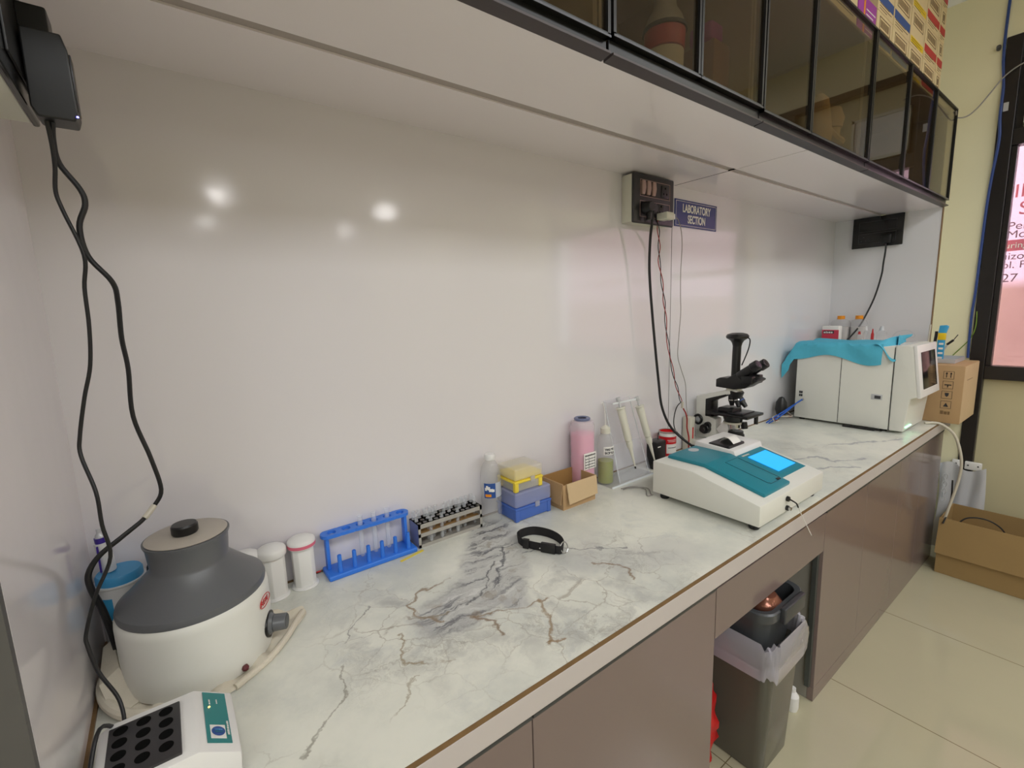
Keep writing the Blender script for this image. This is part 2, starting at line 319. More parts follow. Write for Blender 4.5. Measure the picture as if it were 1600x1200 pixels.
# ---------------------------------------------------------------- mesh helpers
class MB:
    def __init__(s): s.bm = bmesh.new()
    def _add(s, other, mtx=None):
        if mtx is not None: bmesh.ops.transform(other, matrix=mtx, verts=other.verts)
        me = bpy.data.meshes.new('tmp'); other.to_mesh(me); s.bm.from_mesh(me); bpy.data.meshes.remove(me); other.free(); return s
    def box(s, lo, hi, bev=0.0, seg=2, mtx=None):
        b = bmesh.new(); bmesh.ops.create_cube(b, size=1)
        lo = Vector(lo); hi = Vector(hi); c = (lo+hi)/2; d = hi-lo
        bmesh.ops.transform(b, matrix=Matrix.Translation(c) @ Matrix.Diagonal((*[abs(x) for x in d], 1)), verts=b.verts)
        if bev: bmesh.ops.bevel(b, geom=b.edges[:], offset=bev, segments=seg, profile=0.5, affect='EDGES', clamp_overlap=True)
        return s._add(b, mtx)
    def prism(s, pts, axis, a, c, bev=0.0, mtx=None, seg=2):
        """polygon in the two other axes, extruded along axis from a to c"""
        b = bmesh.new()
        def P(u, v, w): return {'X': (w, u, v), 'Y': (u, w, v), 'Z': (u, v, w)}[axis]
        f0 = [b.verts.new(P(u, v, a)) for u, v in pts]; f1 = [b.verts.new(P(u, v, c)) for u, v in pts]
        b.faces.new(f0); b.faces.new(f1[::-1]); n = len(pts)
        for i in range(n): b.faces.new((f0[i], f1[i], f1[(i+1) % n], f0[(i+1) % n]))
        bmesh.ops.recalc_face_normals(b, faces=b.faces)
        if bev: bmesh.ops.bevel(b, geom=b.edges[:], offset=bev, segments=seg, profile=0.5, affect='EDGES', clamp_overlap=True)
        return s._add(b, mtx)
    def lathe(s, prof, loc=(0, 0, 0), n=40, mtx=None, squash=None, cap=True):
        """profile (r, z) turned about the local z axis"""
        b = bmesh.new(); rings = []
        for r, z in prof:
            if r < 1e-6: rings.append([b.verts.new((0, 0, z))])
            else:
                ring = []
                for i in range(n):
                    t = 2*math.pi*i/n; x, y = math.cos(t), math.sin(t)
                    if squash: # superellipse (a, b, power)
                        A, B, pw = squash
                        x = math.copysign(abs(x)**pw, x)*A; y = math.copysign(abs(y)**pw, y)*B
                    ring.append(b.verts.new((r*x, r*y, z)))
                rings.append(ring)
        for A, B in zip(rings[:-1], rings[1:]):
            for i in range(n):
                j = (i+1) % n
                if len(A) == 1 and len(B) == 1: continue
                if len(A) == 1: b.faces.new((A[0], B[i], B[j]))
                elif len(B) == 1: b.faces.new((A[i], A[j], B[0]))
                else: b.faces.new((A[i], A[j], B[j], B[i]))
        if cap:
            if len(rings[0]) > 1: b.faces.new(rings[0][::-1])
            if len(rings[-1]) > 1: b.faces.new(rings[-1])
        bmesh.ops.recalc_face_normals(b, faces=b.faces)
        return s._add(b, (mtx or Matrix.Identity(4)) if mtx is not None else Matrix.Translation(loc))
    def cyl(s, p0, p1, r0, r1=None, n=20, bev=0.0):
        p0 = Vector(p0); p1 = Vector(p1); r1 = r0 if r1 is None else r1; d = p1-p0; h = d.length
        q = d.to_track_quat('Z', 'Y').to_matrix().to_4x4()
        if bev: prof = [(0, 0), (r0-bev, 0), (r0, bev), (r1, h-bev), (r1-bev, h), (0, h)]
        else: prof = [(0, 0), (r0, 0), (r1, h), (0, h)]
        return s.lathe(prof, n=n, mtx=Matrix.Translation(p0) @ q)
    def tube(s, pts, r, n=8, sub=6, smooth=True, closed=False):
        pts = [Vector(p) for p in pts]
        if smooth and len(pts) > 2:
            P = []; m = len(pts)
            for i in range(m if closed else m-1):
                a = pts[(i-1) % m] if closed else pts[max(i-1, 0)]; b_ = pts[i]; c = pts[(i+1) % m]; d = pts[(i+2) % m] if closed else pts[min(i+2, m-1)]
                for k in range(sub):
                    t = k/sub
                    P.append(0.5*((2*b_)+(-a+c)*t+(2*a-5*b_+4*c-d)*t*t+(-a+3*b_-3*c+d)*t**3))
            if not closed: P.append(pts[-1])
            pts = P
        b = bmesh.new(); rings = []; T = None; nrm = None; m = len(pts)
        for i, p in enumerate(pts):
            t = ((pts[(i+1) % m] if (closed or i < m-1) else p)-(pts[i-1] if (closed or i > 0) else p)).normalized()
            if nrm is None:
                nrm = t.orthogonal().normalized()
            else:
                nrm = (nrm - t*nrm.dot(t)); nrm = nrm.normalized() if nrm.length > 1e-6 else t.orthogonal().normalized()
            bi = t.cross(nrm); rr = r(i/(m-1)) if callable(r) else r
            rings.append([b.verts.new(p+(nrm*math.cos(2*math.pi*k/n)+bi*math.sin(2*math.pi*k/n))*rr) for k in range(n)])
        pairs = list(zip(rings[:-1], rings[1:]))
        if closed: pairs.append((rings[-1], rings[0]))
        for A, B in pairs:
            for k in range(n): b.faces.new((A[k], A[(k+1) % n], B[(k+1) % n], B[k]))
        if not closed: b.faces.new(rings[0][::-1]); b.faces.new(rings[-1])
        bmesh.ops.recalc_face_normals(b, faces=b.faces)
        return s._add(b)
    def sheet(s, grid, th=0.0):
        """rows of points to a surface, optionally given thickness"""
        b = bmesh.new(); V = [[b.verts.new(p) for p in row] for row in grid]
        for i in range(len(V)-1):
            for j in range(len(V[0])-1): b.faces.new((V[i][j], V[i][j+1], V[i+1][j+1], V[i+1][j]))
        bmesh.ops.recalc_face_normals(b, faces=b.faces)
        if th: bmesh.ops.solidify(b, geom=b.faces[:], thickness=th)
        return s._add(b)
    def build(s, name, m, parent=None, smooth=True, angle=32):
        root = world_loc(parent)
        bmesh.ops.transform(s.bm, matrix=Matrix.Translation(-root), verts=s.bm.verts)
        me = bpy.data.meshes.new(name); s.bm.to_mesh(me); s.bm.free()
        o = bpy.data.objects.new(name, me); COL.objects.link(o)
        me.materials.append(M[m] if isinstance(m, str) else m)
        if smooth:
            for p in me.polygons: p.use_smooth = True
            b = bmesh.new(); b.from_mesh(me)
            for e in b.edges: e.smooth = not (len(e.link_faces) == 2 and e.calc_face_angle(0) > math.radians(angle))
            b.to_mesh(me); b.free()
        if parent: o.parent = parent
        return o
def world_loc(o):
    v = Vector((0, 0, 0))
    while o is not None: v = v + o.location; o = o.parent
    return v
def empty(name, loc, label, cat, group=None):
    o = bpy.data.objects.new(name, None); COL.objects.link(o); o.location = loc; o.empty_display_size = 0.05
    return tag(o, label, cat, group)
def tag(o, label=None, cat=None, group=None, kind=None):
    if label: o['label'] = label
    if cat: o['category'] = cat
    if group: o['group'] = group
    if kind: o['kind'] = kind
    return o
def struct(o): o['kind'] = 'structure'; return o
def copy_tree(o, parent=None):
    c = o.copy(); COL.objects.link(c); c.parent = parent
    for ch in [x for x in bpy.data.objects if x.parent == o]: copy_tree(ch, c)
    return c
def lettering(txt, size, origin, xdir, ydir, m, parent=None, name='lettering', sx=1.0, align='LEFT', bold=0.0, lift=0.0006):
    cu = bpy.data.curves.new('t', 'FONT'); cu.body = txt; cu.size = size; cu.align_x = align; cu.offset = bold; cu.extrude = 0.0002
    t = bpy.data.objects.new('t', cu); COL.objects.link(t)
    dg = bpy.context.evaluated_depsgraph_get(); me = bpy.data.meshes.new_from_object(t.evaluated_get(dg))
    bpy.data.objects.remove(t)
    x = Vector(xdir).normalized(); y = Vector(ydir).normalized(); z = x.cross(y)
    R = Matrix((( x.x*sx, y.x, z.x, 0), (x.y*sx, y.y, z.y, 0), (x.z*sx, y.z, z.z, 0), (0, 0, 0, 1)))
    me.transform(Matrix.Translation(Vector(origin)+z*lift-world_loc(parent)) @ R)
    me.name = name; o = bpy.data.objects.new(name, me); COL.objects.link(o); me.materials.clear(); me.materials.append(M[m])
    if parent: o.parent = parent
    return o
def dashes(origin, xdir, ydir, w, h, m, parent, seed=1, name='fine_print', lift=0.0006, k=5):
    """print too small to read: a row of short irregular strokes"""
    x = Vector(xdir).normalized(); y = Vector(ydir).normalized(); z = x.cross(y); o = Vector(origin)+z*lift; r_ = random.Random(seed); b = bmesh.new(); p = 0.0
    while p < w:
        l = w/k*r_.uniform(0.5, 1.0); l = min(l, w-p); hh = h*r_.uniform(0.75, 1.0)
        b.faces.new([b.verts.new(o+x*a+y*c) for a, c in ((p, 0), (p+l, 0), (p+l, hh), (p, hh))]); p += l+w/k*0.22
    q = MB(); q._add(b); return q.build(name, m, parent, smooth=False)
def quad(a, b_, c, d, th=0.0008):
    return MB().sheet([[a, b_], [d, c]], th)
X_, Y_, Z_ = (1, 0, 0), (0, 1, 0), (0, 0, 1)
NX, NY = (-1, 0, 0), (0, -1, 0)
YF = -0.606     # front of the worktop
YB = -0.586     # front of the base units

# ================================================================ SETTING
struct(MB().box((-3.2, -9.2, ZG-0.05), (XW+0.1, 0.15, ZG)).build('floor', 'floor', smooth=False))
struct(MB().box((-3.2, -9.2, ZC), (XW+0.1, 0.15, ZC+0.1)).build('ceiling', 'ceil', smooth=False))
struct(MB().box((XL, 0, ZG), (1.6785, 0.15, ZC)).build('wall_back', 'wall', smooth=False))
wb = MB().box((1.6805, -0.0004, ZG), (XR+0.02, 0.15, ZC), mtx=Matrix.Translation((1.68, 0, 0)) @ Matrix.Rotation(math.radians(0.0), 4, 'Z') @ Matrix.Translation((-1.68, 0, 0)))
struct(wb.build('wall_back', 'wall2', smooth=False))
struct(MB().box((1.6775, -0.0002, 0.0), (1.6815, 0.01, ZS)).build('trim_1', 'darkpanel', smooth=False))
struct(MB().box((XL-0.06, -0.488, ZG), (XL, 0.15, ZC)).build('wall_left', 'wall', smooth=False))
struct(MB().box((XL-0.2, -0.500, ZG), (XL-0.0005, -0.488, ZC)).build('trim_2', 'darkpanel', smooth=False))
struct(MB().box((-3.25, -0.52, ZG), (XL-0.2, 0.15, ZC)).build('wall_left', 'room', smooth=False))
struct(MB().box((-3.3, -9.2, ZG), (-3.2, 0.15, ZC)).build('wall_left', 'room', smooth=False))
struct(MB().box((-3.2, -9.3, ZG), (XW+0.1, -9.2, ZC)).build('wall_front', 'room', smooth=False))
# end panel of the alcove
ep = struct(MB().box((XR, -0.484, -0.0), (XR+0.02, 0.0, ZS)).build('wall_right', 'wall2', smooth=False))
struct(MB().box((XR-0.001, -0.487, 0.0), (XR+0.021, -0.484, ZS)).build('trim_3', 'brown', smooth=False))
# right wall: cream masonry around the big window
wr = MB()
wr.box((XW, -0.63, ZG), (XW+0.12, 0.15, ZC)); wr.box((XW, -9.2, ZG), (XW+0.12, -2.75, ZC)); wr.box((XW, -2.75, 1.88), (XW+0.12, -0.63, ZC))
struct(wr.build('wall_right', 'cream', smooth=False))
struct(MB().box((XW+0.03, -2.75, ZG), (XW+0.10, -0.66, 0.19)).build('wall_right', 'cream2', smooth=False))
wf = MB()
wf.box((XW-0.012, -0.69, ZG), (XW+0.06, -0.63, 1.88), 0.003)                   # left post
wf.box((XW-0.012, -2.75, 0.19), (XW+0.06, -0.69, 0.262), 0.003)               # sill rail
wf.box((XW-0.012, -2.75, 1.365), (XW+0.06, -0.69, 1.44), 0.003)               # transom
wf.box((XW-0.012, -2.75, 1.84), (XW+0.06, -0.69, 1.88), 0.003)                # head
wf.box((XW-0.012, -1.40, 0.262), (XW+0.06, -1.33, 1.84), 0.003)
wf.box((XW-0.012, -2.75, 0.262), (XW+0.06, -2.70, 1.84), 0.003)
wf.box((XW+0.0, -0.712, 0.262), (XW+0.05, -0.69, 1.365), 0.002)
wf.box((XW+0.0, -1.33, 0.262), (XW+0.05, -1.31, 1.365), 0.002)
win = struct(wf.build('window_1', 'frame', smooth=False))
MB().box((XW+0.025, -2.70, 0.24), (XW+0.029, -0.69, 1.38)).build('pane', 'window', win, smooth=False)
MB().box((XW+0.012, -0.735, 1.44), (XW+0.03, -0.69, 1.84)).build('pane_frame', 'frame', win, smooth=False)
up = MB(); up.box((XW-0.02, -1.00, 1.445), (XW+0.02, -0.722, 1.46)); up.box((XW-0.02, -1.00, 1.68), (XW+0.02, -0.722, 1.695)); up.box((XW-0.02, -0.734, 1.445), (XW+0.02, -0.722, 1.695)); up.box((XW-0.02, -1.00, 1.445), (XW+0.02, -0.988, 1.695))
up.build('vent_frame', 'ivory', win, smooth=False)
MB().box((XW-0.010, -0.99, 1.455), (XW+0.01, -0.73, 1.69)).build('vent_pane', 'white', win, smooth=False)
MB().box((XW-0.016, -0.663, 1.535), (XW-0.011, -0.645, 1.575)).build('switch_sticker', 'zinc', win, smooth=False)

struct(MB().box((XW+0.045, -2.70, 1.43), (XW+0.06, -0.69, 1.85)).build('wall_right', 'cream2', smooth=False))
# banner outside the window
def banner_mat():
    m = bpy.data.materials.new('vinyl_banner'); m.use_nodes = True; nt = m.node_tree; nt.nodes.clear()
    o = nt.nodes.new('ShaderNodeOutputMaterial'); g = nt.nodes.new('ShaderNodeNewGeometry'); sx = nt.nodes.new('ShaderNodeSeparateXYZ')
    nt.links.new(g.outputs['Position'], sx.inputs[0])
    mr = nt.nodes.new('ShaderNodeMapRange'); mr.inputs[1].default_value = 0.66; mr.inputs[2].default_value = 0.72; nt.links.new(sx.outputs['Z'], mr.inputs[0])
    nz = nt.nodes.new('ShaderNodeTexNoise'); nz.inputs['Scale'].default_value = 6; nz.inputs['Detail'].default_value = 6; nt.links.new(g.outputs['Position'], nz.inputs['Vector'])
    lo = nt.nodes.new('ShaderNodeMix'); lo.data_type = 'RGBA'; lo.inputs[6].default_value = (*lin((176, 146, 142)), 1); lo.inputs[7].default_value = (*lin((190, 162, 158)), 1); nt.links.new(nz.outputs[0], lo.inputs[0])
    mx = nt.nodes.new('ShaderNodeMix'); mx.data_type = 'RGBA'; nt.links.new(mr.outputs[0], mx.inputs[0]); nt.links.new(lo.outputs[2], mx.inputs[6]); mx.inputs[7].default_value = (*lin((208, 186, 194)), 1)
    d = nt.nodes.new('ShaderNodeBsdfDiffuse'); t = nt.nodes.new('ShaderNodeBsdfTranslucent')
    nt.links.new(mx.outputs[2], d.inputs[0]); nt.links.new(mx.outputs[2], t.inputs[0])
    a = nt.nodes.new('ShaderNodeMixShader'); a.inputs[0].default_value = 0.6; nt.links.new(d.outputs[0], a.inputs[1]); nt.links.new(t.outputs[0], a.inputs[2]); nt.links.new(a.outputs[0], o.inputs[0])
    return m
M['banner'] = banner_mat()
BX = 3.66
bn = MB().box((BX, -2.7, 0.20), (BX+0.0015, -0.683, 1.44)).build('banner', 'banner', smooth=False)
tag(bn, 'pale pink printed banner hanging outside behind the window glass', 'banner')
for txt, y, z, sz, mm, sxx in (('IN', -0.698, 1.134, 0.095, 'pinkink', 0.95), ('S', -0.722, 1.045, 0.095, 'pinkink', 1.0), ('Pers', -0.690, 0.972, 0.056, 'greyink', 1.0), ('Mort', -0.690, 0.928, 0.056, 'greyink', 1.0),
                               ('uizo, R', -0.678, 0.817, 0.052, 'greyink', 1.0), ('ol. Ph', -0.684, 0.772, 0.052, 'greyink', 1.0), ('27', -0.690, 0.700, 0.062, 'greyink', 1.0)):
    lettering(txt, sz, (BX, y, z), NY, Z_, mm, bn, sx=sxx)
MB().box((BX-0.001, -2.3, 0.861), (BX-0.0002, -0.684, 0.918)).build('red_band', 'pinkink', bn, smooth=False)
lettering('uring', 0.042, (BX-0.001, -0.688, 0.876), NY, Z_, 'paper', bn)

# ================================================================ UPPER CABINETS
# soffit in two depths with a recessed joint strip, one cross joint
so = MB()
for x0, x1 in ((XL, 1.686), (1.689, XR)):
    so.box((x0, -0.222, ZS), (x1, 0.0, ZS+0.018)); so.box((x0, -0.480, ZS-0.001), (x1, -0.250, ZS+0.018)); so.box((x0, -0.250, ZS+0.006), (x1, -0.222, ZS+0.02))
struct(so.build('ceiling_soffit', 'soffit', smooth=False))
struct(MB().box((XL+0.001, -0.2495, ZS+0.0035), (XR-0.001, -0.2225, ZS+0.0058)).build('trim_8', 'strip', smooth=False))
struct(MB().box((1.6858, -0.479, ZS-0.0004), (1.6892, -0.001, ZS+0.003)).build('trim_9', 'dark', smooth=False))
CT = 1.56
DX = [-0.10, 0.30, 0.742, 1.335, 2.135, 2.55, 2.95, 3.335]
def unit(x0, x1, seams, label, tip=0.0):
    u = empty('wall_cabinet', ((x0+x1)/2, -0.25, ZS+0.02), label, 'cabinet', 'dark glass wall cabinets above the counter')
    b = MB(); z0 = ZS+0.021; t = 0.012
    b.box((x0, -0.47, z0), (x1, -0.02, z0+t)); b.box((x0, -0.47, CT-t), (x1, -0.02, CT)); b.box((x0, -0.032, z0+t), (x1, -0.02, CT-t))
    b.box((x0, -0.47, z0+t), (x0+t, -0.032, CT-t)); b.box((x1-t, -0.47, z0+t), (x1, -0.032, CT-t))
    b.build('carcass', 'carcass', u, smooth=False)
    MB().box((x0+0.001, -0.494, z0-0.014), (x1-0.001, -0.471, z0+0.012), 0.001).build('bottom_channel', 'black', u, smooth=False)
    xs = [x0]+seams+[x1]
    for a, c in zip(xs[:-1], xs[1:]):
        g = 0.0015
        f = MB(); zb = ZS+0.028+tip; zt = CT+0.004; w = 0.013; ya, yb = -0.506, -0.490
        f.box((a+g, ya, zb), (a+g+w*0.6, yb, zt)); f.box((c-g-w*0.6, ya, zb), (c-g, yb, zt)); f.box((a+g, ya, zb), (c-g, yb, zb+w*0.55)); f.box((a+g, ya, zt-w*0.5), (c-g, yb, zt))
        d = f.build('door', 'black', u, smooth=False)
        MB().box((a+g+w*0.5, -0.500, zb+0.006), (c-g-w*0.5, -0.496, zt-0.006)).build('glass_pane', 'door', d, smooth=False)
        MB().box((a+g, -0.5075, zb-0.0005), (c-g, -0.5055, zb+0.0035)).build('handle', 'alu', d, smooth=False)
    # sloping grip rail under the doors
    MB().prism([(-0.506, ZS+0.001), (-0.506, ZS+0.005), (-0.4805, ZS+0.007), (-0.4805, ZS-0.003)], 'X', x0+0.001, x1-0.001).build('grip_rail', 'rail', u, smooth=False)
    return u
unit(-0.155, 0.740, [0.30], 'dark glass wall cabinet nearest the camera, cut by the top edge')
unit(0.745, 1.334, [1.040], 'wall cabinet above the tube racks, red and white item behind its tinted glass', 0.006)
unit(1.337, 2.134, [1.636], 'wall cabinet with beige plush object behind its wide tinted door')
unit(2.137, XR, [2.55, 2.95], 'wall cabinet at the far end over the analyser, its tinted doors mirroring the window')
# contents behind the glass
lx_, ly_ = 1.072, -0.385
t = empty('lamp_base', (lx_, ly_, 1.135), 'grey and red rounded object with white band inside cabinet above tube racks', 'appliance')
MB().lathe([(0, 0), (0.044, 0), (0.046, 0.105), (0, 0.108)], (lx_, ly_, 1.135), 40).build('base', 'paper', t)
MB().lathe([(0, 0), (0.0475, 0), (0.049, 0.042), (0, 0.042)], (lx_, ly_, 1.243), 40).build('red_band', 'red', t)
MB().lathe([(0, 0), (0.053, 0), (0.053, 0.008), (0, 0.008)], (lx_, ly_, 1.2855), 40).build('rim', 'black', t)
MB().lathe([(0, 0), (0.049, 0), (0.042, 0.022), (0.028, 0.045), (0.024, 0.075), (0.026, 0.12), (0, 0.13)], (lx_, ly_, 1.294), 40).build('hood', 'zinc', t)
tag(MB().box((1.236, -0.42, 1.135), (1.316, -0.33, 1.312), 0.004).build('parcel', 'brownobj'), 'brown parcel behind tinted cabinet door, right of the red item', 'parcel')
tag(MB().box((1.240, -0.41, 1.3135), (1.300, -0.34, 1.365), 0.012, 3).build('pouch', 'vio'), 'small purple pouch lying on the brown parcel in the cabinet', 'pouch')
t = empty('plush_toy', (1.88, -0.43, 1.135), 'beige rounded plush object behind the wide tinted cabinet door', 'toy')
MB().lathe([(0, 0), (0.040, 0.0), (0.044, 0.05), (0.036, 0.12), (0.028, 0.165), (0.012, 0.182), (0, 0.184)], (1.875, -0.43, 1.135), 32).build('body', 'plush', t)
MB().lathe([(0, 0), (0.034, 0.015), (0.040, 0.045), (0.028, 0.080), (0, 0.092)], (1.985, -0.43, 1.215), 32).build('head', 'plush', t)
MB().tube([(1.90, -0.45, 1.205), (1.95, -0.455, 1.190), (2.00, -0.460, 1.182)], 0.014).build('arm', 'plush', t)
MB().cyl((1.985, -0.43, 1.135), (1.985, -0.43, 1.24), 0.026, 0.03).build('leg', 'plush', t)

# cartons on top of the cabinets
def carton(x0, x1, k, kind, label, z0=CT+0.006, h=0.140):
    z = z0+k*(h+0.001); y = -0.45
    r = empty('carton', ((x0+x1)/2, -0.30, z), label, 'box', 'cartons stacked on the wall cabinets')
    MB().box((x0+0.002, y, z), (x1-0.002, -0.16, z+h), 0.003).build('body', 'vio' if kind == 'purple' else 'carton', r)
    yy = y-0.0006
    col = {'blue': 'blue', 'yellow': 'yel', 'red': 'redink', 'purple': 'orange'}.get(kind)
    w = x1-x0
    if kind in ('blue', 'red'):
        MB().box((x0+0.006, yy, z+0.030), (x1-0.006, y, z+0.062)).build('stripe', col, r, smooth=False)
    if kind == 'yellow':
        MB().box((x0+0.010, yy, z+0.008), (x1-0.010, y, z+0.034)).build('stripe', col, r, smooth=False)
    if kind == 'purple':
        MB().box((x0+w*0.28, yy, z+0.002), (x0+w*0.36, y, z+h-0.002)).build('stripe', col, r, smooth=False)
        pr = MB()
        for i in range(6): pr.box((x0+w*0.42, yy, z+0.02+i*0.016), (x0+w*(0.70+0.22*((i*7) % 3)/2), y, z+0.024+i*0.016))
        pr.build('print', 'paper', r, smooth=False)
        return r
    pr = MB(); a, c = x0+0.03, x1-0.03; lo, hi = z+0.080, z+0.126
    if kind == 'plain':
        for i in range(5): pr.box((x0+0.02, yy, z+0.02+i*0.02), (x0+w*(0.5+0.4*((i*5) % 3)/2), y, z+0.0225+i*0.02))
    else:
        pr.box((a, yy, lo), (c, y, lo+0.003)); pr.box((a, yy, hi-0.003), (c, y, hi)); pr.box((a, yy, lo), (a+0.004, y, hi)); pr.box((c-0.004, yy, lo), (c, y, hi))
        n = 9
        for i in range(n):
            xx = a+0.012+(c-a-0.024)*i/n; pr.box((xx, yy, lo+0.010), (xx+(c-a)/n*0.5, y, hi-0.010))
        for i in range(3): pr.box((x0+0.02, yy, z+0.008+i*0.009), (x0+w*(0.55+0.3*((i*5) % 3)/2), y, z+0.0105+i*0.009))
    pr.build('print', 'brown' if kind != 'plain' else 'ink', r, smooth=False)
    return r
def L8(k): return ['bottom', 'second', 'third', 'topmost'][k]
carton(1.74, 2.095, 0, 'plain', 'cream carton on the wall cabinets, nearest the camera, left of the purple one')
carton(2.10, 2.285, 0, 'purple', 'purple printed carton with orange stripe standing on the wall cabinets')
for k in range(2): carton(2.29, 2.472, k, 'blue', 'cream carton with blue stripe right beside the purple one, %s of its stack' % ('lower', 'upper')[k])
for k in range(2): carton(2.476, 2.69, k, 'blue', 'cream carton with blue stripe next to the yellow banded stack, %s of its stack' % ('lower', 'upper')[k])
for k in range(3): carton(2.695, 2.90, k, 'yellow', 'cream carton with yellow band on the wall cabinets, %s of its stack' % L8(k))
for k in range(4): carton(2.905, 3.115, k, 'red', 'cream carton with red stripe on the wall cabinets, %s of its stack' % L8(k))
for k in range(4): carton(3.12, 3.22, k, 'red', 'narrow end carton next to the cream wall, %s of its stack' % L8(k))

# ================================================================ COUNTER AND BASE UNITS
wt = empty('worktop', (1.6, -0.3, -0.03), 'long marble-patterned worktop with a brown-lined pale front edge', 'countertop')
MB().box((XL+0.002, YF, -0.014), (XR-0.002, -0.001, 0.0)).build('surface', 'marble', wt, smooth=False)
MB().box((XL+0.002, YF-0.0012, -0.010), (XR-0.002, YF, -0.0002)).build('brown_edge_line', 'brown', wt, smooth=False)
MB().box((XL+0.002, YF-0.002, -0.055), (XR-0.002, YF+0.016, -0.0102), 0.0015).build('edge_band', mat('edge_band', (198, 190, 187), 0.3, noise=0.02), wt, smooth=False)
MB().box((XL+0.002, -0.60, -0.030), (XR-0.002, -0.001, -0.0145)).build('core_board', 'carcassw', wt, smooth=False)
struct(MB().box((XL, -0.004, 0.0), (XR, 0.0, 0.004)).build('trim_4', 'brown', smooth=False))
struct(MB().box((XL, -0.48, 0.0), (XL+0.005, 0.0, 0.006)).build('trim_5', 'brown', smooth=False))

def base_unit(x0, x1, doors, label):
    u = empty('base_cabinet', ((x0+x1)/2, -0.3, ZG), label, 'cabinet', 'mauve base cabinets under the worktop')
    b = MB(); t = 0.018; zt = -0.032
    b.box((x0, -0.565, ZG+0.001), (x0+t, -0.02, zt)); b.box((x1-t, -0.565, ZG+0.001), (x1, -0.02, zt)); b.box((x0+t, -0.565, ZG+0.03), (x1-t, -0.03, ZG+0.05)); b.box((x0+t, -0.03, ZG+0.001), (x1-t, -0.02, zt))
    b.build('carcass', 'carcassw', u, smooth=False)
    MB().box((x0, -0.586, ZG+0.001), (x1, -0.566, ZG+0.055)).build('plinth', 'mauve', u, smooth=False)
    MB().box((x0, -0.580, -0.082), (x1, -0.566, -0.032)).build('grip_channel', 'aludark', u, smooth=False)
    for a, c in doors:
        d = MB().box((a+0.0012, YB, ZG+0.056), (c-0.0012, -0.567, -0.087), 0.001).build('door', 'mauve', u, smooth=False)
        MB().prism([(-0.588, -0.0868), (-0.588, -0.083), (-0.582, -0.068), (-0.580, -0.0868)], 'X', a+0.0012, c-0.0012).build('handle', 'alu', d, smooth=False)
    return u
base_unit(XL+0.004, 1.045, [(XL+0.005, 0.443), (0.443, 1.044)], 'mauve base cabinet left of the open bin bay, under the test tube racks')
base_unit(1.738, XR-0.005, [(1.738, 2.150), (2.150, 2.581), (2.581, 2.95), (2.95, XR-0.006)], 'long mauve base cabinet between the bin bay and the cream wall')
ap = empty('apron_drawer', (1.39, -0.57, -0.225), 'mauve apron panel bridging the open bin bay', 'panel')
MB().box((1.0465, YB, -0.226), (1.7365, -0.568, -0.087), 0.001).build('front', 'mauve', ap, smooth=False)
MB().box((1.0465, -0.580, -0.082), (1.7365, -0.566, -0.032)).build('grip_channel', 'aludark', ap, smooth=False)
bp_ = struct(MB().box((1.722, -0.575, ZG+0.06), (1.7375, -0.560, -0.228)).build('trim_6', 'aludark', smooth=False))
struct(MB().box((1.046, -0.03, ZG), (1.737, -0.015, -0.032)).build('trim_7', 'carcass', smooth=False))

# ================================================================ CENTRIFUGE, CLOTH AND THE LEFT CORNER
CX, CY = -0.006, -0.168
# folded cotton cloth under the centrifuge
def cloth():
    m = MB()
    # flat layer with a wavy outline
    out = [(-0.150, -0.10), (-0.153, -0.165), (-0.140, -0.215), (-0.118, -0.262), (-0.075, -0.292), (-0.03, -0.305), (0.03, -0.298), (0.085, -0.268), (0.120, -0.232),
           (0.150, -0.190), (0.178, -0.150), (0.150, -0.128), (0.11, -0.100), (0.06, -0.06), (-0.05, -0.05), (-0.12, -0.06)]
    c = Vector((0.0, -0.16))
    rings = []
    n = 96
    def outline(t):
        k = t*len(out); i = int(k) % len(out); f = k-int(k); a = [Vector(out[(i+j) % len(out)]) for j in (-1, 0, 1, 2)]
        return 0.5*((2*a[1])+(-a[0]+a[2])*f+(2*a[0]-5*a[1]+4*a[2]-a[3])*f*f+(-a[0]+3*a[1]-3*a[2]+a[3])*f**3)
    for s_ in (0.15, 0.4, 0.6, 0.75, 0.84, 0.9, 0.95, 0.985, 1.0):
        row = []
        for i in range(n+1):
            p = c+(outline(i/n)-c)*s_
            z = 0.004+0.004*math.sin(i*0.9+s_*9)*(s_ > 0.7)+(0.007*math.sin(i*0.33)**2 if s_ > 0.8 else 0)
            if s_ >= 0.99: z = 0.002
            row.append((p.x, p.y, max(0.002, z)))
        rings.append(row)
    m.sheet(rings, 0.0015)
    return m
cl = cloth().build('cotton_cloth', 'cloth'); tag(cl, 'cream cotton cloth spread under the grey-lidded centrifuge', 'cloth')
fold = MB()
fold.tube([(-0.145, -0.115, 0.012), (-0.150, -0.165, 0.016), (-0.140, -0.215, 0.014), (-0.115, -0.258, 0.012), (-0.070, -0.288, 0.010), (-0.03, -0.300, 0.008)], 0.009, 10)
fold.tube([(0.03, -0.296, 0.005), (0.085, -0.262, 0.006), (0.125, -0.222, 0.009), (0.150, -0.184, 0.009), (0.172, -0.150, 0.006)], 0.006, 10)
fold.build('rolled_hem', 'cloth', cl)
tri = MB().sheet([[(-0.150, -0.10, 0.05), (-0.135, -0.10, 0.06)], [(-0.150, -0.19, 0.035), (-0.122, -0.19, 0.055)], [(-0.13, -0.25, 0.006), (-0.10, -0.235, 0.010)]], 0.003)
tri.build('raised_corner', 'cloth', cl)

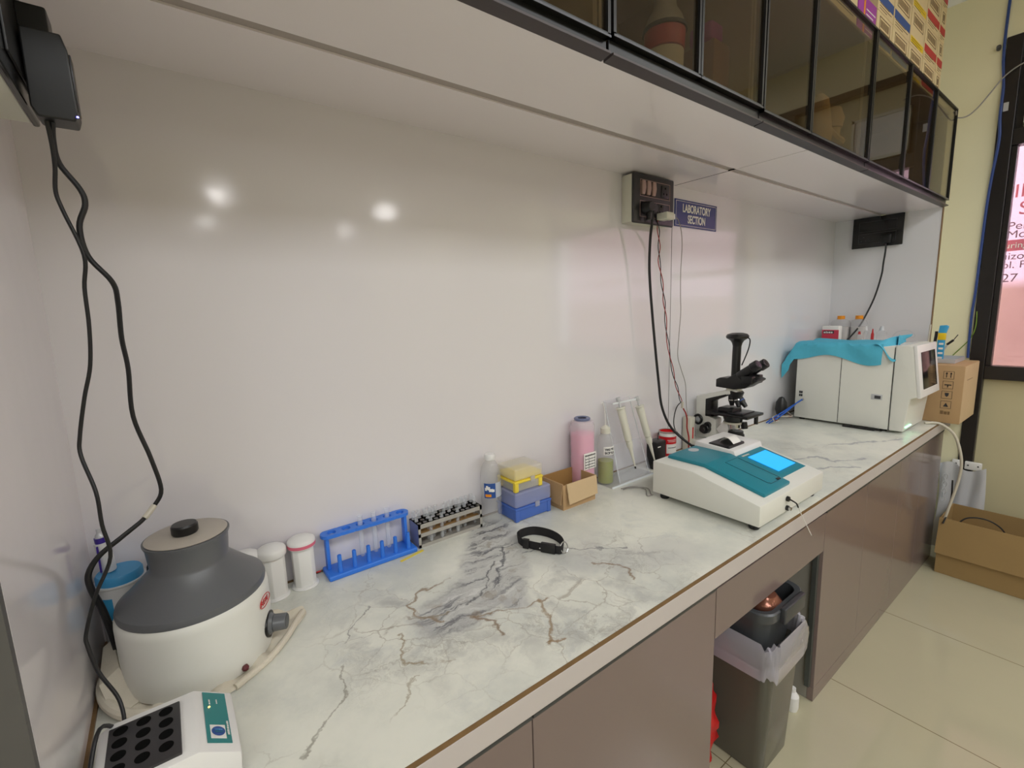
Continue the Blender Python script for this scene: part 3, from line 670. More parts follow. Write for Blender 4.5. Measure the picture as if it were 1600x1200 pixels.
cf = empty('centrifuge', (CX, CY, 0.006), 'white round bench centrifuge with grey conical lid and side speed knob', 'centrifuge')
def ring(prof, **k): return MB().lathe(prof, (CX, CY, 0), 72, **k)
ring([(0, 0.004), (0.111, 0.004), (0.1145, 0.007), (0.1160, 0.014), (0.117, 0.060), (0.1175, 0.118), (0.1165, 0.128), (0.112, 0.134), (0.106, 0.136), (0, 0.136)]).build('body', 'offw', cf)
ring([(0.108, 0.130), (0.1135, 0.134), (0.1145, 0.140), (0.1125, 0.1465), (0.106, 0.1515), (0.083, 0.1730), (0.062, 0.1945), (0.0595, 0.200), (0.0625, 0.236), (0.0655, 0.243), (0.0655, 0.246), (0.060, 0.2462), (0.0, 0.2462)]).build('conical_lid', 'grey', cf)
ring([(0, 0.2464), (0.0615, 0.2464), (0.0625, 0.2475), (0.060, 0.2490), (0.0, 0.2492)]).build('lid_disc', 'lidtop', cf)
MB().lathe([(0, 0.2493), (0.019, 0.2493), (0.0205, 0.252), (0.0205, 0.264), (0.0185, 0.267), (0, 0.2675)], (CX-0.002, CY, 0), 40).build('lid_knob', 'black', cf)
az = math.radians(-24); dv = Vector((math.cos(az), math.sin(az), 0)); kp = Vector((CX, CY, 0.047))+dv*0.1155
kn = MB(); kn.cyl(kp-dv*0.002, kp+dv*0.003, 0.024, 0.024, 36); dial = kn.build('dial_plate', 'black', cf)
kn = MB(); kn.cyl(kp+dv*0.003, kp+dv*0.009, 0.020, 0.016, 36); kn.cyl(kp+dv*0.009, kp+dv*0.032, 0.0155, 0.0145, 36, 0.001); kn.build('speed_knob', 'grey', cf)
kn = MB(); kn.cyl(kp+dv*0.032, kp+dv*0.0328, 0.0125, 0.0125, 36); kn.build('knob_cap', 'alu', cf)
# oval maker's mark on the side, over the knob
def on_side(azd, z, txt, size, m, up=1, name='lettering'):
    a = math.radians(azd); r = 0.1180; o = Vector((CX+r*math.cos(a), CY+r*math.sin(a), z)); xd = Vector((-math.sin(a), math.cos(a), 0))
    return o, xd
o_, xd = on_side(-30, 0.103, '', 0, '')
ov = [o_+xd*(0.021*math.cos(t/24*2*math.pi))+Vector((0, 0, 0.0105*math.sin(t/24*2*math.pi))) for t in range(24)]
MB().tube(ov, 0.0007, 6, 1, closed=True).build('logo_oval', 'redink', cf)
for i, ch in enumerate('REMI'):
    a = math.radians(-30+(-1.5+i)*4.2); r = 0.1178; xdi = Vector((-math.sin(a), math.cos(a), 0))
    lettering(ch, 0.014, Vector((CX+r*math.cos(a), CY+r*math.sin(a), 0.0985))-xdi*0.0035, xdi, Z_, 'redink', cf, 'logo_letter', bold=0.0004)
a = math.radians(-62); fp = Vector((CX+0.118*math.cos(a), CY+0.118*math.sin(a), 0.012))
MB().lathe([(0, 0), (0.005, 0.001), (0.006, 0.005), (0.004, 0.009), (0, 0.010)], tuple(fp)).build('foot_stud', 'maroon', cf)

# dry bath block heater at the lower left
db = empty('dry_bath', (-0.05, -0.43, 0), 'white dry bath heater with black well block and teal label in the lower left corner', 'lab device')
def loft_y(prof0, y0, prof1, y1, m=None):
    m = m or MB(); b = bmesh.new()
    A = [b.verts.new((x, y0, z)) for x, z in prof0]; B = [b.verts.new((x, y1, z)) for x, z in prof1]; n = len(A)
    b.faces.new(A); b.faces.new(B[::-1])
    for i in range(n): b.faces.new((A[i], B[i], B[(i+1) % n], A[(i+1) % n]))
    bmesh.ops.recalc_face_normals(b, faces=b.faces); bmesh.ops.bevel(b, geom=b.edges[:], offset=0.003, segments=2, affect='EDGES', profile=0.5)
    return m._add(b)
pr = [(-0.134, 0.018), (0.019, 0.018), (0.021, 0.050), (-0.024, 0.079), (-0.118, 0.0795), (-0.132, 0.072)]
loft_y(pr, -0.365, pr, -0.492).build('housing', 'white', db)
MB().box((-0.128, -0.486, 0.0), (0.014, -0.371, 0.020), 0.004).build('base_tray', 'black', db)
bk = MB().box((-0.119, -0.482, 0.0785), (-0.041, -0.381, 0.0835), 0.0015)
bkl = bk.build('well_block', mat('black_block', (50, 48, 50), 0.4), db)
for i in range(3):
    for j in range(4):
        x = -0.106+i*0.0245; y = -0.393-j*0.0225
        MB().lathe([(0, 0), (0.0080, 0), (0.0080, 0.0003), (0, 0.0003)], (x, y, 0.0836), 28).build('well', 'dark', bkl)
# sloping right face carries the teal label
sa = Vector((-0.022, 0, 0.0785)); sb = Vector((0.020, 0, 0.0505)); sd = (sb-sa).normalized(); nn = Vector((-sd.z, 0, sd.x))
def sp(u, y, l=0.0006): v = sa+sd*u+nn*l; return (v.x, y, v.z)
MB().sheet([[sp(0.009, -0.371), sp(0.041, -0.371)], [sp(0.009, -0.476), sp(0.041, -0.476)]], 0.0006).build('teal_label', 'tealb', db, smooth=False)
MB().sheet([[sp(0.014, -0.442, 0.0010), sp(0.034, -0.442, 0.0010)], [sp(0.014, -0.468, 0.0010), sp(0.034, -0.468, 0.0010)]], 0.0004).build('badge_square', 'paper', db, smooth=False)
Rm = Matrix.Translation(sp(0.024, -0.455, 0.0014)) @ Matrix((( sd.x, 0, nn.x, 0), (0, 1, 0, 0), (sd.z, 0, nn.z, 0), (0, 0, 0, 1)))
MB().lathe([(0, 0), (0.0088, 0), (0.0088, 0.0005), (0, 0.0005)], n=32, mtx=Rm).build('badge_disc', 'blue', db, smooth=False)
dashes(sp(0.019, -0.4585, 0.0020), tuple(sd), Y_, 0.010, 0.0022, 'tealb', db, 3); dashes(sp(0.019, -0.4545, 0.0020), tuple(sd), Y_, 0.010, 0.0022, 'skyb', db, 4)
dashes(sp(0.0385, -0.462, 0.0012), Y_, tuple(-sd), 0.028, 0.0030, 'paper', db, 5, k=9)
dashes(sp(0.0175, -0.400, 0.0012), Y_, tuple(-sd), 0.011, 0.0022, 'paper', db, 6)
dashes(sp(0.0275, -0.398, 0.0012), Y_, tuple(-sd), 0.010, 0.0022, 'paper', db, 7)
MB().lathe([(0, 0), (0.0016, 0), (0.0013, 0.001), (0, 0.0012)], sp(0.016, -0.405, 0.0010), 12).build('indicator_light', 'amberled', db)

# tub with light blue lid in the corner, bottle standing on it, second bottle beside
tb = empty('wipe_tub', (-0.118, -0.052, 0), 'white tub with light blue lid and handwriting behind the centrifuge', 'tub')
TX, TY = -0.1165, -0.052
MB().lathe([(0, 0.001), (0.030, 0.001), (0.0315, 0.004), (0.0365, 0.145), (0.039, 0.147), (0.039, 0.150), (0, 0.150)], (TX, TY, 0), 40).build('body', 'white', tb)
MB().lathe([(0.0, 0.150), (0.0355, 0.150), (0.0355, 0.162), (0.033, 0.166), (0.0, 0.166)], (TX, TY, 0), 40).build('lid', 'lblue', tb)
def arc_patch(cx, cy, r0, r1, z0, z1, a0, a1, n=12):
    g = []
    for k in range(5):
        t = k/4; z = z0+(z1-z0)*t; r = r0+(r1-r0)*t
        g.append([(cx+r*math.cos(math.radians(a0+(a1-a0)*i/n)), cy+r*math.sin(math.radians(a0+(a1-a0)*i/n)), z) for i in range(n+1)])
    return MB().sheet(g, 0.0003)
arc_patch(TX, TY, 0.0345, 0.0360, 0.085, 0.128, -150, -110).build('blue_label', 'skyb', tb)
arc_patch(TX, TY, 0.0318, 0.0326, 0.006, 0.030, -130, -60).build('blue_band', 'blue', tb)
arc_patch(TX, TY, 0.0345, 0.0352, 0.085, 0.102, -75, -30).build('blue_wave', 'skyb', tb)
a = math.radians(-62); lettering('Pol', 0.020, (TX+0.0375*math.cos(a)-0.006, TY+0.0375*math.sin(a), 0.118), (math.cos(math.radians(28)), math.sin(math.radians(28)), 0), Z_, 'ink', tb, 'handwriting')
mk = empty('squeeze_bottle', (-0.134, -0.048, 0.167), 'slim white bottle with purple collar standing on the blue-lidded tub', 'bottle')
Mx = Matrix.Translation((-0.130, -0.046, 0.1675)) @ Matrix.Rotation(math.radians(-4), 4, 'Y')
MB().lathe([(0, 0), (0.0105, 0), (0.0115, 0.003), (0.0115, 0.058), (0, 0.058)], n=24, mtx=Mx).build('body', 'white', mk)
MB().lathe([(0, 0.058), (0.0095, 0.058), (0.0095, 0.068), (0, 0.068)], n=24, mtx=Mx).build('collar', 'purple', mk)
MB().lathe([(0, 0.068), (0.008, 0.068), (0.007, 0.073), (0.0035, 0.077), (0.0035, 0.084), (0, 0.085)], n=20, mtx=Mx).build('nozzle', 'zinc', mk)
MB().box((-0.1415, -0.0585, 0.172), (-0.1385, -0.0560, 0.222)).build('purple_print', 'purple', mk)
sb_ = empty('dropper_bottle', (-0.062, -0.035, 0), 'small clear dropper bottle with dark cap half hidden behind the centrifuge lid', 'bottle')
MB().lathe([(0, 0), (0.018, 0), (0.018, 0.11), (0.008, 0.125), (0, 0.125)], (-0.070, -0.032, 0), 24).build('body', 'pet', sb_)
MB().lathe([(0, 0.125), (0.009, 0.125), (0.008, 0.148), (0.003, 0.158), (0, 0.158)], (-0.070, -0.032, 0), 24).build('cap', 'ink', sb_)

# left switchboard with a stack of adapters
sw = empty('switchboard', (XL, -0.25, 0.98), 'black switchboard high on the left wall with adapters plugged in', 'switchboard', None)
MB().box((XL, -0.52, 0.905), (-0.112, -0.190, 1.09), 0.002).build('back_box', 'ivory', sw, smooth=False)
MB().box((-0.112, -0.524, 0.902), (-0.104, -0.186, 1.093), 0.003).build('plate', 'blackg', sw, smooth=False)
MB().box((-0.104, -0.36, 0.93), (-0.101, -0.23, 1.05), 0.001).build('socket_module', 'black', sw, smooth=False)
mp = empty('multi_plug', (-0.09, -0.25, 0.97), 'black cube plug between the left switchboard and the power adapter', 'plug')
MB().box((-0.1035, -0.265, 0.960), (-0.072, -0.222, 1.030), 0.003, 2).build('body', 'black', mp, angle=20)
pa = empty('power_adapter', (-0.075, -0.245, 0.94), 'black power adapter with a tiny blue light hanging at the upper left', 'adapter')
MB().prism([(-0.0985, 0.990), (-0.0995, 0.897), (-0.094, 0.886), (-0.058, 0.886), (-0.0545, 0.897), (-0.0555, 0.972), (-0.060, 0.990)], 'Y', -0.2915, -0.2515, 0.002).build('body', 'black', pa, angle=18)
MB().box((-0.0560, -0.285, 0.900), (-0.0535, -0.258, 0.970), 0.001).build('side_rib', 'blacksw', pa)
MB().lathe([(0, 0), (0.0014, 0.0004), (0.001, 0.002), (0, 0.0024)], (-0.0555, -0.2925, 0.8905), 10).build('indicator_light', 'led', pa)
MB().box((-0.100, -0.2515, 0.940), (-0.064, -0.2455, 0.992), 0.002).build('plug_neck', 'black', pa)

ca = MB().tube([(-0.083, -0.272, 0.888), (-0.087, -0.255, 0.868), (-0.086, -0.242, 0.843), (-0.069, -0.24, 0.812), (-0.066, -0.24, 0.791), (-0.076, -0.24, 0.76), (-0.072, -0.24, 0.72), (-0.050, -0.24, 0.684), (-0.048, -0.22, 0.656), (-0.052, -0.19, 0.60),
                  (-0.052, -0.15, 0.547), (-0.057, -0.12, 0.463), (-0.042, -0.12, 0.385), (-0.034, -0.12, 0.323), (-0.047, -0.12, 0.296)], 0.0036, 10)
ca = ca.build('power_cable', 'rubber'); tag(ca, 'thick black cable looping from the left adapter down to a taped splice', 'cable')
MB().tube([(-0.047, -0.12, 0.296), (-0.056, -0.128, 0.287), (-0.063, -0.133, 0.281)], 0.0048, 10).build('tape_wrap', 'wirew', ca)
MB().tube([(-0.063, -0.133, 0.281), (-0.070, -0.14, 0.277), (-0.096, -0.15, 0.262), (-0.126, -0.155, 0.242), (-0.142, -0.16, 0.219), (-0.143, -0.16, 0.193), (-0.136, -0.15, 0.150), (-0.131, -0.14, 0.103), (-0.128, -0.13, 0.055)], lambda t: 0.0035+0.0022*t, 10).build('lower_cord', 'rubber', ca)
cb = MB().tube([(-0.088, -0.275, 0.888), (-0.088, -0.262, 0.860), (-0.090, -0.25, 0.835), (-0.094, -0.245, 0.805), (-0.090, -0.245, 0.780), (-0.0755, -0.248, 0.720), (-0.081, -0.245, 0.675), (-0.083, -0.245, 0.620), (-0.089, -0.245, 0.564), (-0.101, -0.245, 0.518), (-0.113, -0.245, 0.463), (-0.115, -0.25, 0.434),
                  (-0.103, -0.275, 0.383), (-0.102, -0.28, 0.334), (-0.099, -0.28, 0.283), (-0.122, -0.28, 0.231), (-0.139, -0.28, 0.178), (-0.139, -0.285, 0.158), (-0.131, -0.295, 0.119), (-0.113, -0.31, 0.075), (-0.110, -0.34, 0.050), (-0.125, -0.395, 0.10), (-0.138, -0.44, 0.06), (-0.15, -0.50, 0.01)], 0.0026, 10)
tag(cb.build('adapter_cable', 'rubber'), 'thin black cord running from the left adapter down past the dry bath', 'cable')

# ================================================================ STAINING JARS, RACKS
def coplin(x, y, rot, label, red=False, r0=0.0):
    j = empty('staining_jar', (x, y, 0), label, 'jar', 'white staining jars by the wall')
    T = Matrix.Translation((x, y, 0)) @ Matrix.Rotation(rot, 4, 'Z')
    MB().lathe([(0, 0), (0.029, 0), (0.030, 0.002), (0.027, 0.005), (0.018, 0.007), (0, 0.007)], n=36, mtx=T).build('foot', 'white', j)
    MB().prism([(0.023, 0.012), (0.013, 0.021), (-0.013, 0.021), (-0.023, 0.012), (-0.023, -0.012), (-0.013, -0.021), (0.013, -0.021), (0.023, -0.012)], 'Z', 0.005, 0.103, 0.0015, mtx=T).build('body', 'white', j)
    cap = MB().lathe([(0.020, 0.098), (0.0295, 0.099), (0.0305, 0.102), (0.0305, 0.112), (0.029, 0.1155), (0.024, 0.119), (0.013, 0.1235), (0, 0.125)], n=40, mtx=T).build('cap', 'white', j)
    if red: MB().lathe([(0.0307, 0.101), (0.0309, 0.105), (0.0307, 0.1085)], n=40, mtx=T, cap=False).build('red_stain', 'pinkink', cap)
    return j
coplin(0.086, -0.034, 0.2, 'white staining jar mostly hidden behind the centrifuge lid')
coplin(0.139, -0.040, 0.3, 'plain white staining jar between the centrifuge and the red-rimmed jar')
coplin(0.203, -0.036, 0.0, 'white staining jar with a red-stained cap rim', True)

# blue drying rack with pegs
br = empty('tube_drying_rack', (0.365, -0.033, 0), 'bright blue plastic tube rack with six front pegs', 'rack')
MB().box((0.250, -0.068, 0.0), (0.478, -0.004, 0.013), 0.004, 3).build('base', 'bluep', br)
RY = -0.020
def slotted(x0, x1, y, hw, holes, hr, z0, z1):
    """plate with round ends and round holes, as a ring of quads per cell"""
    b = bmesh.new(); n = 32
    xs = [x0]+[(a+c)/2 for a, c in zip(holes[:-1], holes[1:])]+[x1]
    for (a, c), hx in zip(zip(xs[:-1], xs[1:]), holes):
        tv = {}
        for zz in (z0, z1):
            O, I = [], []
            for i in range(n):
                t = 2*math.pi*i/n; dx, dy = math.cos(t), math.sin(t)
                if (a == x0 and dx < 0) or (c == x1 and dx > 0):
                    ex = (a if dx < 0 else c); cxr = ex+hw*(1 if dx < 0 else -1)
                    # rounded end
                    L = max(abs(hx-ex)-hw, 0); px = cxr+hw*dx if True else 0; py = hw*dy
                    if abs(dx) < 0.02: px = hx
                    O.append((px if abs(dy) < 0.98 else hx, y+py, zz))
                else:
                    s_ = min(abs((c-hx if dx > 0 else a-hx)/dx) if abs(dx) > 1e-6 else 9, abs(hw/dy) if abs(dy) > 1e-6 else 9)
                    O.append((hx+dx*s_, y+dy*s_, zz))
                I.append((hx+dx*hr, y+dy*hr, zz))
            tv[zz] = ([b.verts.new(p) for p in O], [b.verts.new(p) for p in I])
        (O0, I0), (O1, I1) = tv[z0], tv[z1]
        for i in range(n):
            k = (i+1) % n
            b.faces.new((O0[i], O0[k], I0[k], I0[i])); b.faces.new((O1[i], I1[i], I1[k], O1[k])); b.faces.new((I0[i], I0[k], I1[k], I1[i])); b.faces.new((O0[i], O1[i], O1[k], O0[k]))
    bmesh.ops.recalc_face_normals(b, faces=b.faces)
    m = MB(); m._add(b); return m
hx = [0.276+i*0.0355 for i in range(6)]
slotted(0.249, 0.466+0.010, RY, 0.019, hx, 0.0105, 0.094, 0.102).build('top_plate', 'bluep', br, smooth=False)
for x in (0.2620, 0.464):
    MB().box((x-0.004, RY-0.010, 0.012), (x+0.004, RY+0.010, 0.0945), 0.001).build('upright', 'bluep', br)
for i in range(6):
    x = 0.276+i*0.0355
    MB().cyl((x+0.004, -0.055, 0.012), (x+0.004, -0.055, 0.056), 0.0058, 0.0048, 18, 0.001).build('peg', 'bluep', br)
def test_tube_mesh(r=0.0065, h=0.105):
    m = MB().lathe([(0, 0), (r*0.7, r*0.3), (r, r), (r, h), (r*1.12, h+0.001), (r*1.12, h+0.002), (r*0.88, h+0.002), (r*0.86, r), (r*0.6, r*0.45), (0, r*0.35)], n=18, cap=False)
    return m
tt = test_tube_mesh(0.0065, 0.108).build('test_tube', 'glass')
for i, (k, z, tx) in enumerate(((2, 0.013, 'left'), (3, 0.013, 'middle'), (4, 0.013, 'right'))):
    o = tt if i == 0 else copy_tree(tt); o.location = (hx[k], RY, z)
    tag(o, 'clear test tube in the blue rack, %s one of the three' % tx, 'test tube', 'test tubes in the blue rack')

# steel rack with three rows of holes
sr = empty('test_tube_stand', (0.588, -0.028, 0), 'worn grey metal test tube stand full of small tubes beside the blue rack', 'rack')
X0, X1, Y0, Y1, H = 0.487, 0.690, -0.056, -0.002, 0.066
b = bmesh.new()
nx, ny = 12, 3; hr = 0.0062
for zz in (0,):
    for i in range(nx):
        for j in range(ny):
            xa = X0+(X1-X0)*i/nx; xb = X0+(X1-X0)*(i+1)/nx; ya = Y0+(Y1-Y0)*j/ny; yb = Y0+(Y1-Y0)*(j+1)/ny; cx, cy = (xa+xb)/2, (ya+yb)/2
            n = 16; O = []; I = []
            for k in range(n):
                t = 2*math.pi*k/n; dx, dy = math.cos(t), math.sin(t); q = min((xb-xa)/2/max(abs(dx), 1e-6), (yb-ya)/2/max(abs(dy), 1e-6))
                O.append(b.verts.new((cx+dx*q, cy+dy*q, H))); I.append(b.verts.new((cx+dx*hr, cy+dy*hr, H)))
            for k in range(n): b.faces.new((O[k], O[(k+1) % n], I[(k+1) % n], I[k]))
tp = MB(); bmesh.ops.solidify(b, geom=b.faces[:], thickness=0.0015); tp._add(b); tp.build('top_plate', 'steel', sr, smooth=False)
fr = MB()
fr.box((X0, Y0-0.001, H-0.012), (X1, Y0+0.001, H)); fr.box((X0, Y0-0.001, 0.030), (X1, Y0+0.001, 0.040)); fr.box((X0, Y0-0.001, 0.0), (X1, Y0+0.001, 0.009))
fr.box((X0, Y0-0.001, 0.0), (X0+0.007, Y0+0.001, H)); fr.box((X1-0.007, Y0-0.001, 0.0), (X1, Y0+0.001, H))
fr.box((X0, Y1-0.001, H-0.012), (X1, Y1+0.001, H)); fr.box((X0, Y1-0.001, 0.030), (X1, Y1+0.001, 0.040))
fr.build('front_frame', 'steel', sr, smooth=False)
for x in (X0, X1-0.002): MB().box((x, Y0, 0.0), (x+0.002, Y1, H), 0.0).build('side_plate', mat('slate_side', (124, 132, 168), 0.45) if x == X0 else 'steel', sr, smooth=False)
MB().box((X0+0.002, Y0+0.002, 0.0), (X1-0.002, Y1, 0.003)).build('bottom_tray', 'steel', sr, smooth=False)
MB().box((X0+0.002, Y0+0.004, 0.034), (X1-0.002, Y1-0.002, 0.035)).build('middle_tray', 'cardd', sr, smooth=False)
t2 = test_tube_mesh(0.0052, 0.083).build('test_tube', 'glass')
first = True
rr = random.Random(2)
for j in (2, 1, 0):
    for i in range(nx):
        if j == 0 and i not in (2, 4, 7): continue
        if j == 1 and i % 3 == 1: continue
        if j == 2 and i in (5,): continue
        o = t2 if first else copy_tree(t2); first = False
        o.location = (X0+(X1-X0)*(i+0.5)/nx, Y0+(Y1-Y0)*(j+0.5)/ny, 0.0036 if j != 1 else 0.0036)
        if j == 0: o.scale = (1, 1, 0.86)
        tag(o, 'small clear glass tube standing in the grey metal test tube stand', 'test tube', 'glass tubes in the metal stand')
tag(MB().box((0.42, -0.082, 0.0), (0.492, -0.0735, 0.001), 0.0, mtx=Matrix.Translation((0.456, -0.078, 0)) @ Matrix.Rotation(0.22, 4, 'Z') @ Matrix.Translation((-0.456, 0.078, 0))).build('paper_strip', 'yellow'), 'thin yellowish paper strip lying in front of the blue rack', 'strip')
tag(MB().tube([(0.235, -0.008, 0.006), (0.245, -0.010, 0.007)], 0.002).build('marker_pen', 'red'), 'red pen end poking out between red-rimmed jar and blue rack', 'pen')

# ================================================================ BOTTLE, TIP BOXES, CARDBOARD BOX
wbx, wby = 0.738, -0.037
bt = empty('water_bottle', (wbx, wby, 0), 'clear ribbed water bottle with white cap and blue label beside the metal stand', 'bottle')
MB().lathe([(0, 0.001), (0.024, 0.001), (0.030, 0.004), (0.0315, 0.014), (0.030, 0.022), (0.0315, 0.030), (0.030, 0.038), (0.0315, 0.046), (0.030, 0.055), (0.0315, 0.064), (0.0315, 0.075), (0.0305, 0.079), (0.0305, 0.127),
            (0.0315, 0.132), (0.0305, 0.148), (0.027, 0.166), (0.020, 0.180), (0.0135, 0.189), (0.0135, 0.192)], (wbx, wby, 0), 40, cap=False).build('body', 'pet', bt)
MB().lathe([(0, 0.191), (0.0155, 0.191), (0.0160, 0.193), (0.0160, 0.205), (0.0145, 0.208), (0, 0.2085)], (wbx, wby, 0), 32).build('cap', 'white', bt)
arc_patch(wbx, wby, 0.0312, 0.0312, 0.081, 0.126, -165, -15, 24).build('label', mat('label_pale', (190, 196, 206), 0.4), bt)
arc_patch(wbx, wby, 0.0316, 0.0316, 0.081, 0.126, -162, -98, 16).build('blue_panel', 'blue', bt)
arc_patch(wbx, wby, 0.0319, 0.0319, 0.085, 0.093, -155, -122, 10).build('orange_patch', 'orange', bt)
for i, (a0, a1, z0, z1) in enumerate(((-156, -146, 0.104, 0.113), (-150, -138, 0.108, 0.119), (-142, -128, 0.106, 0.116), (-134, -112, 0.101, 0.110), (-120, -104, 0.100, 0.108))):
    arc_patch(wbx, wby, 0.0319, 0.0319, z0, z1, a0, a1, 5).build('white_mark', 'paper', bt)
def tipbox(x0, x1, y0, y1, z, h, split, mb, ml, label, wallm):
    r = empty('pipette_tip_box', ((x0+x1)/2, (y0+y1)/2, z), label, 'box', 'stacked pipette tip boxes')
    t = 0.004
    # lower tray: translucent body with four solid corner legs
    b = MB(); b.box((x0+t, y0+t, z+0.001), (x1-t, y1-t, z+split-0.003), 0.004, 2); b.build('tray', wallm, r)
    leg = MB()
    for sx in (0, 1):
        for sy in (0, 1):
            xx = x0+0.002 if not sx else x1-0.016; yy = y0+0.002 if not sy else y1-0.014
            leg.box((xx, yy, z), (xx+0.014, yy+0.012, z+split-0.004), 0.002)
    leg.build('corner_feet', mb, r)
    MB().box((x0, y0, z+split-0.008), (x1, y1, z+split), 0.003, 2).build('rim', mb, r)
    MB().box((x0+0.005, y0+0.005, z+split), (x1-0.005, y1-0.005, z+split+0.016), 0.002).build('tip_rack', mb, r)
    MB().box((x0+0.001, y0+0.001, z+split+0.001), (x1-0.001, y1-0.001, z+h), 0.006, 3).build('lid', ml, r)
    MB().box(((x0+x1)/2+0.004, y0-0.003, z+split-0.010), ((x0+x1)/2+0.020, y0+0.001, z+split+0.006), 0.001).build('latch', 'frost', r)
    return r
tipbox(0.775, 0.917, -0.109, -0.008, 0.0005, 0.090, 0.043, 'bluebox', 'frostb', 'blue pipette tip box with cloudy lid, lower of the two boxes', 'bluebox')
tipbox(0.779, 0.889, -0.104, -0.010, 0.0915, 0.072, 0.034, 'yellow', 'frosty', 'yellow pipette tip box with cloudy lid, on top of the blue one', 'frosty')

cb_ = empty('cardboard_box', (1.02, -0.085, 0), 'small open brown cardboard box between the tip boxes and pink bottle', 'box')
x0, x1, y0, y1, h, t = 0.944, 1.088, -0.133, -0.030, 0.085, 0.003
def skewbox(a, c, d, e): return MB().box(a, c)
MB().box((x0, y0, 0.0), (x1, y1, 0.003)).build('bottom', 'card', cb_, smooth=False)
MB().box((x0, y0, 0.003), (x1, y0+t, h-0.004)).build('front_panel', 'card', cb_, smooth=False)
MB().box((x0, y1-t, 0.003), (x1, y1, h+0.002)).build('back_panel', 'cardd', cb_, smooth=False)
MB().box((x0, y0+t, 0.003), (x0+t, y1-t, h)).build('side_panel', 'card', cb_, smooth=False)
MB().box((x1-t, y0+t, 0.003), (x1, y1-t, h)).build('side_panel', 'card', cb_, smooth=False)
MB().sheet([[(x0+0.012, y0-0.001, h-0.001), (x1+0.002, y0-0.001, h-0.001)], [(x0+0.014, y0-0.012, 0.020), (x1-0.002, y0-0.010, 0.024)]], 0.003).build('front_flap', 'cardl', cb_, smooth=False)
MB().sheet([[(x1+0.001, y0, h-0.001), (x1+0.001, y1, h-0.001)], [(x1+0.012, y0+0.002, 0.030), (x1+0.010, y1, 0.030)]], 0.002).build('side_flap', 'cardd', cb_, smooth=False)
MB().sheet([[(x0-0.001, y0, h-0.001), (x0-0.001, y1, h-0.001)], [(x0-0.010, y0+0.002, 0.020), (x0-0.010, y1, 0.020)]], 0.002).build('side_flap', 'card', cb_, smooth=False)

pk = empty('pink_bottle', (1.115, -0.05, 0), 'tall frosted bottle of pink liquid behind the cardboard box', 'bottle')
px, py = 1.118, -0.046
MB().lathe([(0, 0.001), (0.036, 0.001), (0.040, 0.006), (0.040, 0.232), (0.036, 0.246), (0.024, 0.250), (0.0, 0.250)], (px, py, 0), 48, squash=(1, 0.9, 0.75)).build('body', 'pinkb', pk)
MB().lathe([(0, 0.003), (0.037, 0.004), (0.038, 0.010), (0.038, 0.205), (0, 0.206)], (px, py, 0), 48, squash=(1, 0.9, 0.75)).build('liquid', 'pink', pk)
MB().lathe([(0.016, 0.250), (0.027, 0.250), (0.028, 0.256), (0.025, 0.259), (0.015, 0.257)], (px, py, 0), 40, cap=False).build('rim_ring', mat('slate_ring', (110, 118, 150), 0.4), pk)
MB().box((px-0.030, py-0.0375, 0.085), (px+0.028, py-0.0362, 0.142)).build('label', 'paper', pk, smooth=False)
dashes((px-0.026, py-0.0376, 0.131), X_, Z_, 0.050, 0.006, 'ink', pk, 8, k=9)
for i in range(4): dashes((px-0.024, py-0.0376, 0.120-i*0.010), X_, Z_, 0.046, 0.0035, 'ink', pk, 9+i, k=6)
for xx in (-0.025, -0.008, 0.022): MB().box((px+xx, py-0.0380, 0.086), (px+xx+0.0012, py-0.0375, 0.128)).build('table_line', 'ink', pk, smooth=False)

ws = empty('wash_bottle', (1.222, -0.052, 0), 'waste bottle half full of olive-green liquid beside the pink bottle', 'bottle')
wx, wy = 1.225, -0.055
MB().lathe([(0, 0.004), (0.027, 0.004), (0.029, 0.008), (0.029, 0.150), (0.027, 0.166), (0.018, 0.182), (0.0145, 0.186), (0.0145, 0.190)], (wx, wy, 0), 40, cap=False).build('body', 'pet', ws)
MB().lathe([(0, 0.006), (0.0265, 0.006), (0.0272, 0.010), (0.0272, 0.086), (0, 0.086)], (wx, wy, 0), 40).build('liquid', 'olive', ws)
MB().lathe([(0, 0.186), (0.0175, 0.186), (0.0175, 0.204), (0.012, 0.209), (0.004, 0.215), (0, 0.215)], (wx, wy, 0), 32).build('cap', 'ivory', ws)
MB().tube([(wx, wy, 0.213), (wx-0.001, wy, 0.235), (wx-0.010, wy-0.004, 0.275), (wx-0.022, wy-0.008, 0.300), (wx-0.030, wy-0.010, 0.298)], 0.0018).build('spout', 'white', ws)
arc_patch(wx, wy, 0.0296, 0.0296, 0.112, 0.142, -150, -50, 16).build('label', 'paper', ws)
for row, (tx, z) in enumerate((('WASTE', 0.129), ('BOTTLE', 0.116))):
    for i, ch in enumerate(tx):
        a = math.radians(-136+i*(14.0 if row == 0 else 12.5)); xdi = Vector((-math.sin(a), math.cos(a), 0))
        lettering(ch, 0.0115, Vector((wx+0.0302*math.cos(a), wy+0.0302*math.sin(a), z))-xdi*0.003, xdi, Z_, 'ink', ws, 'label_letter', bold=0.0003)

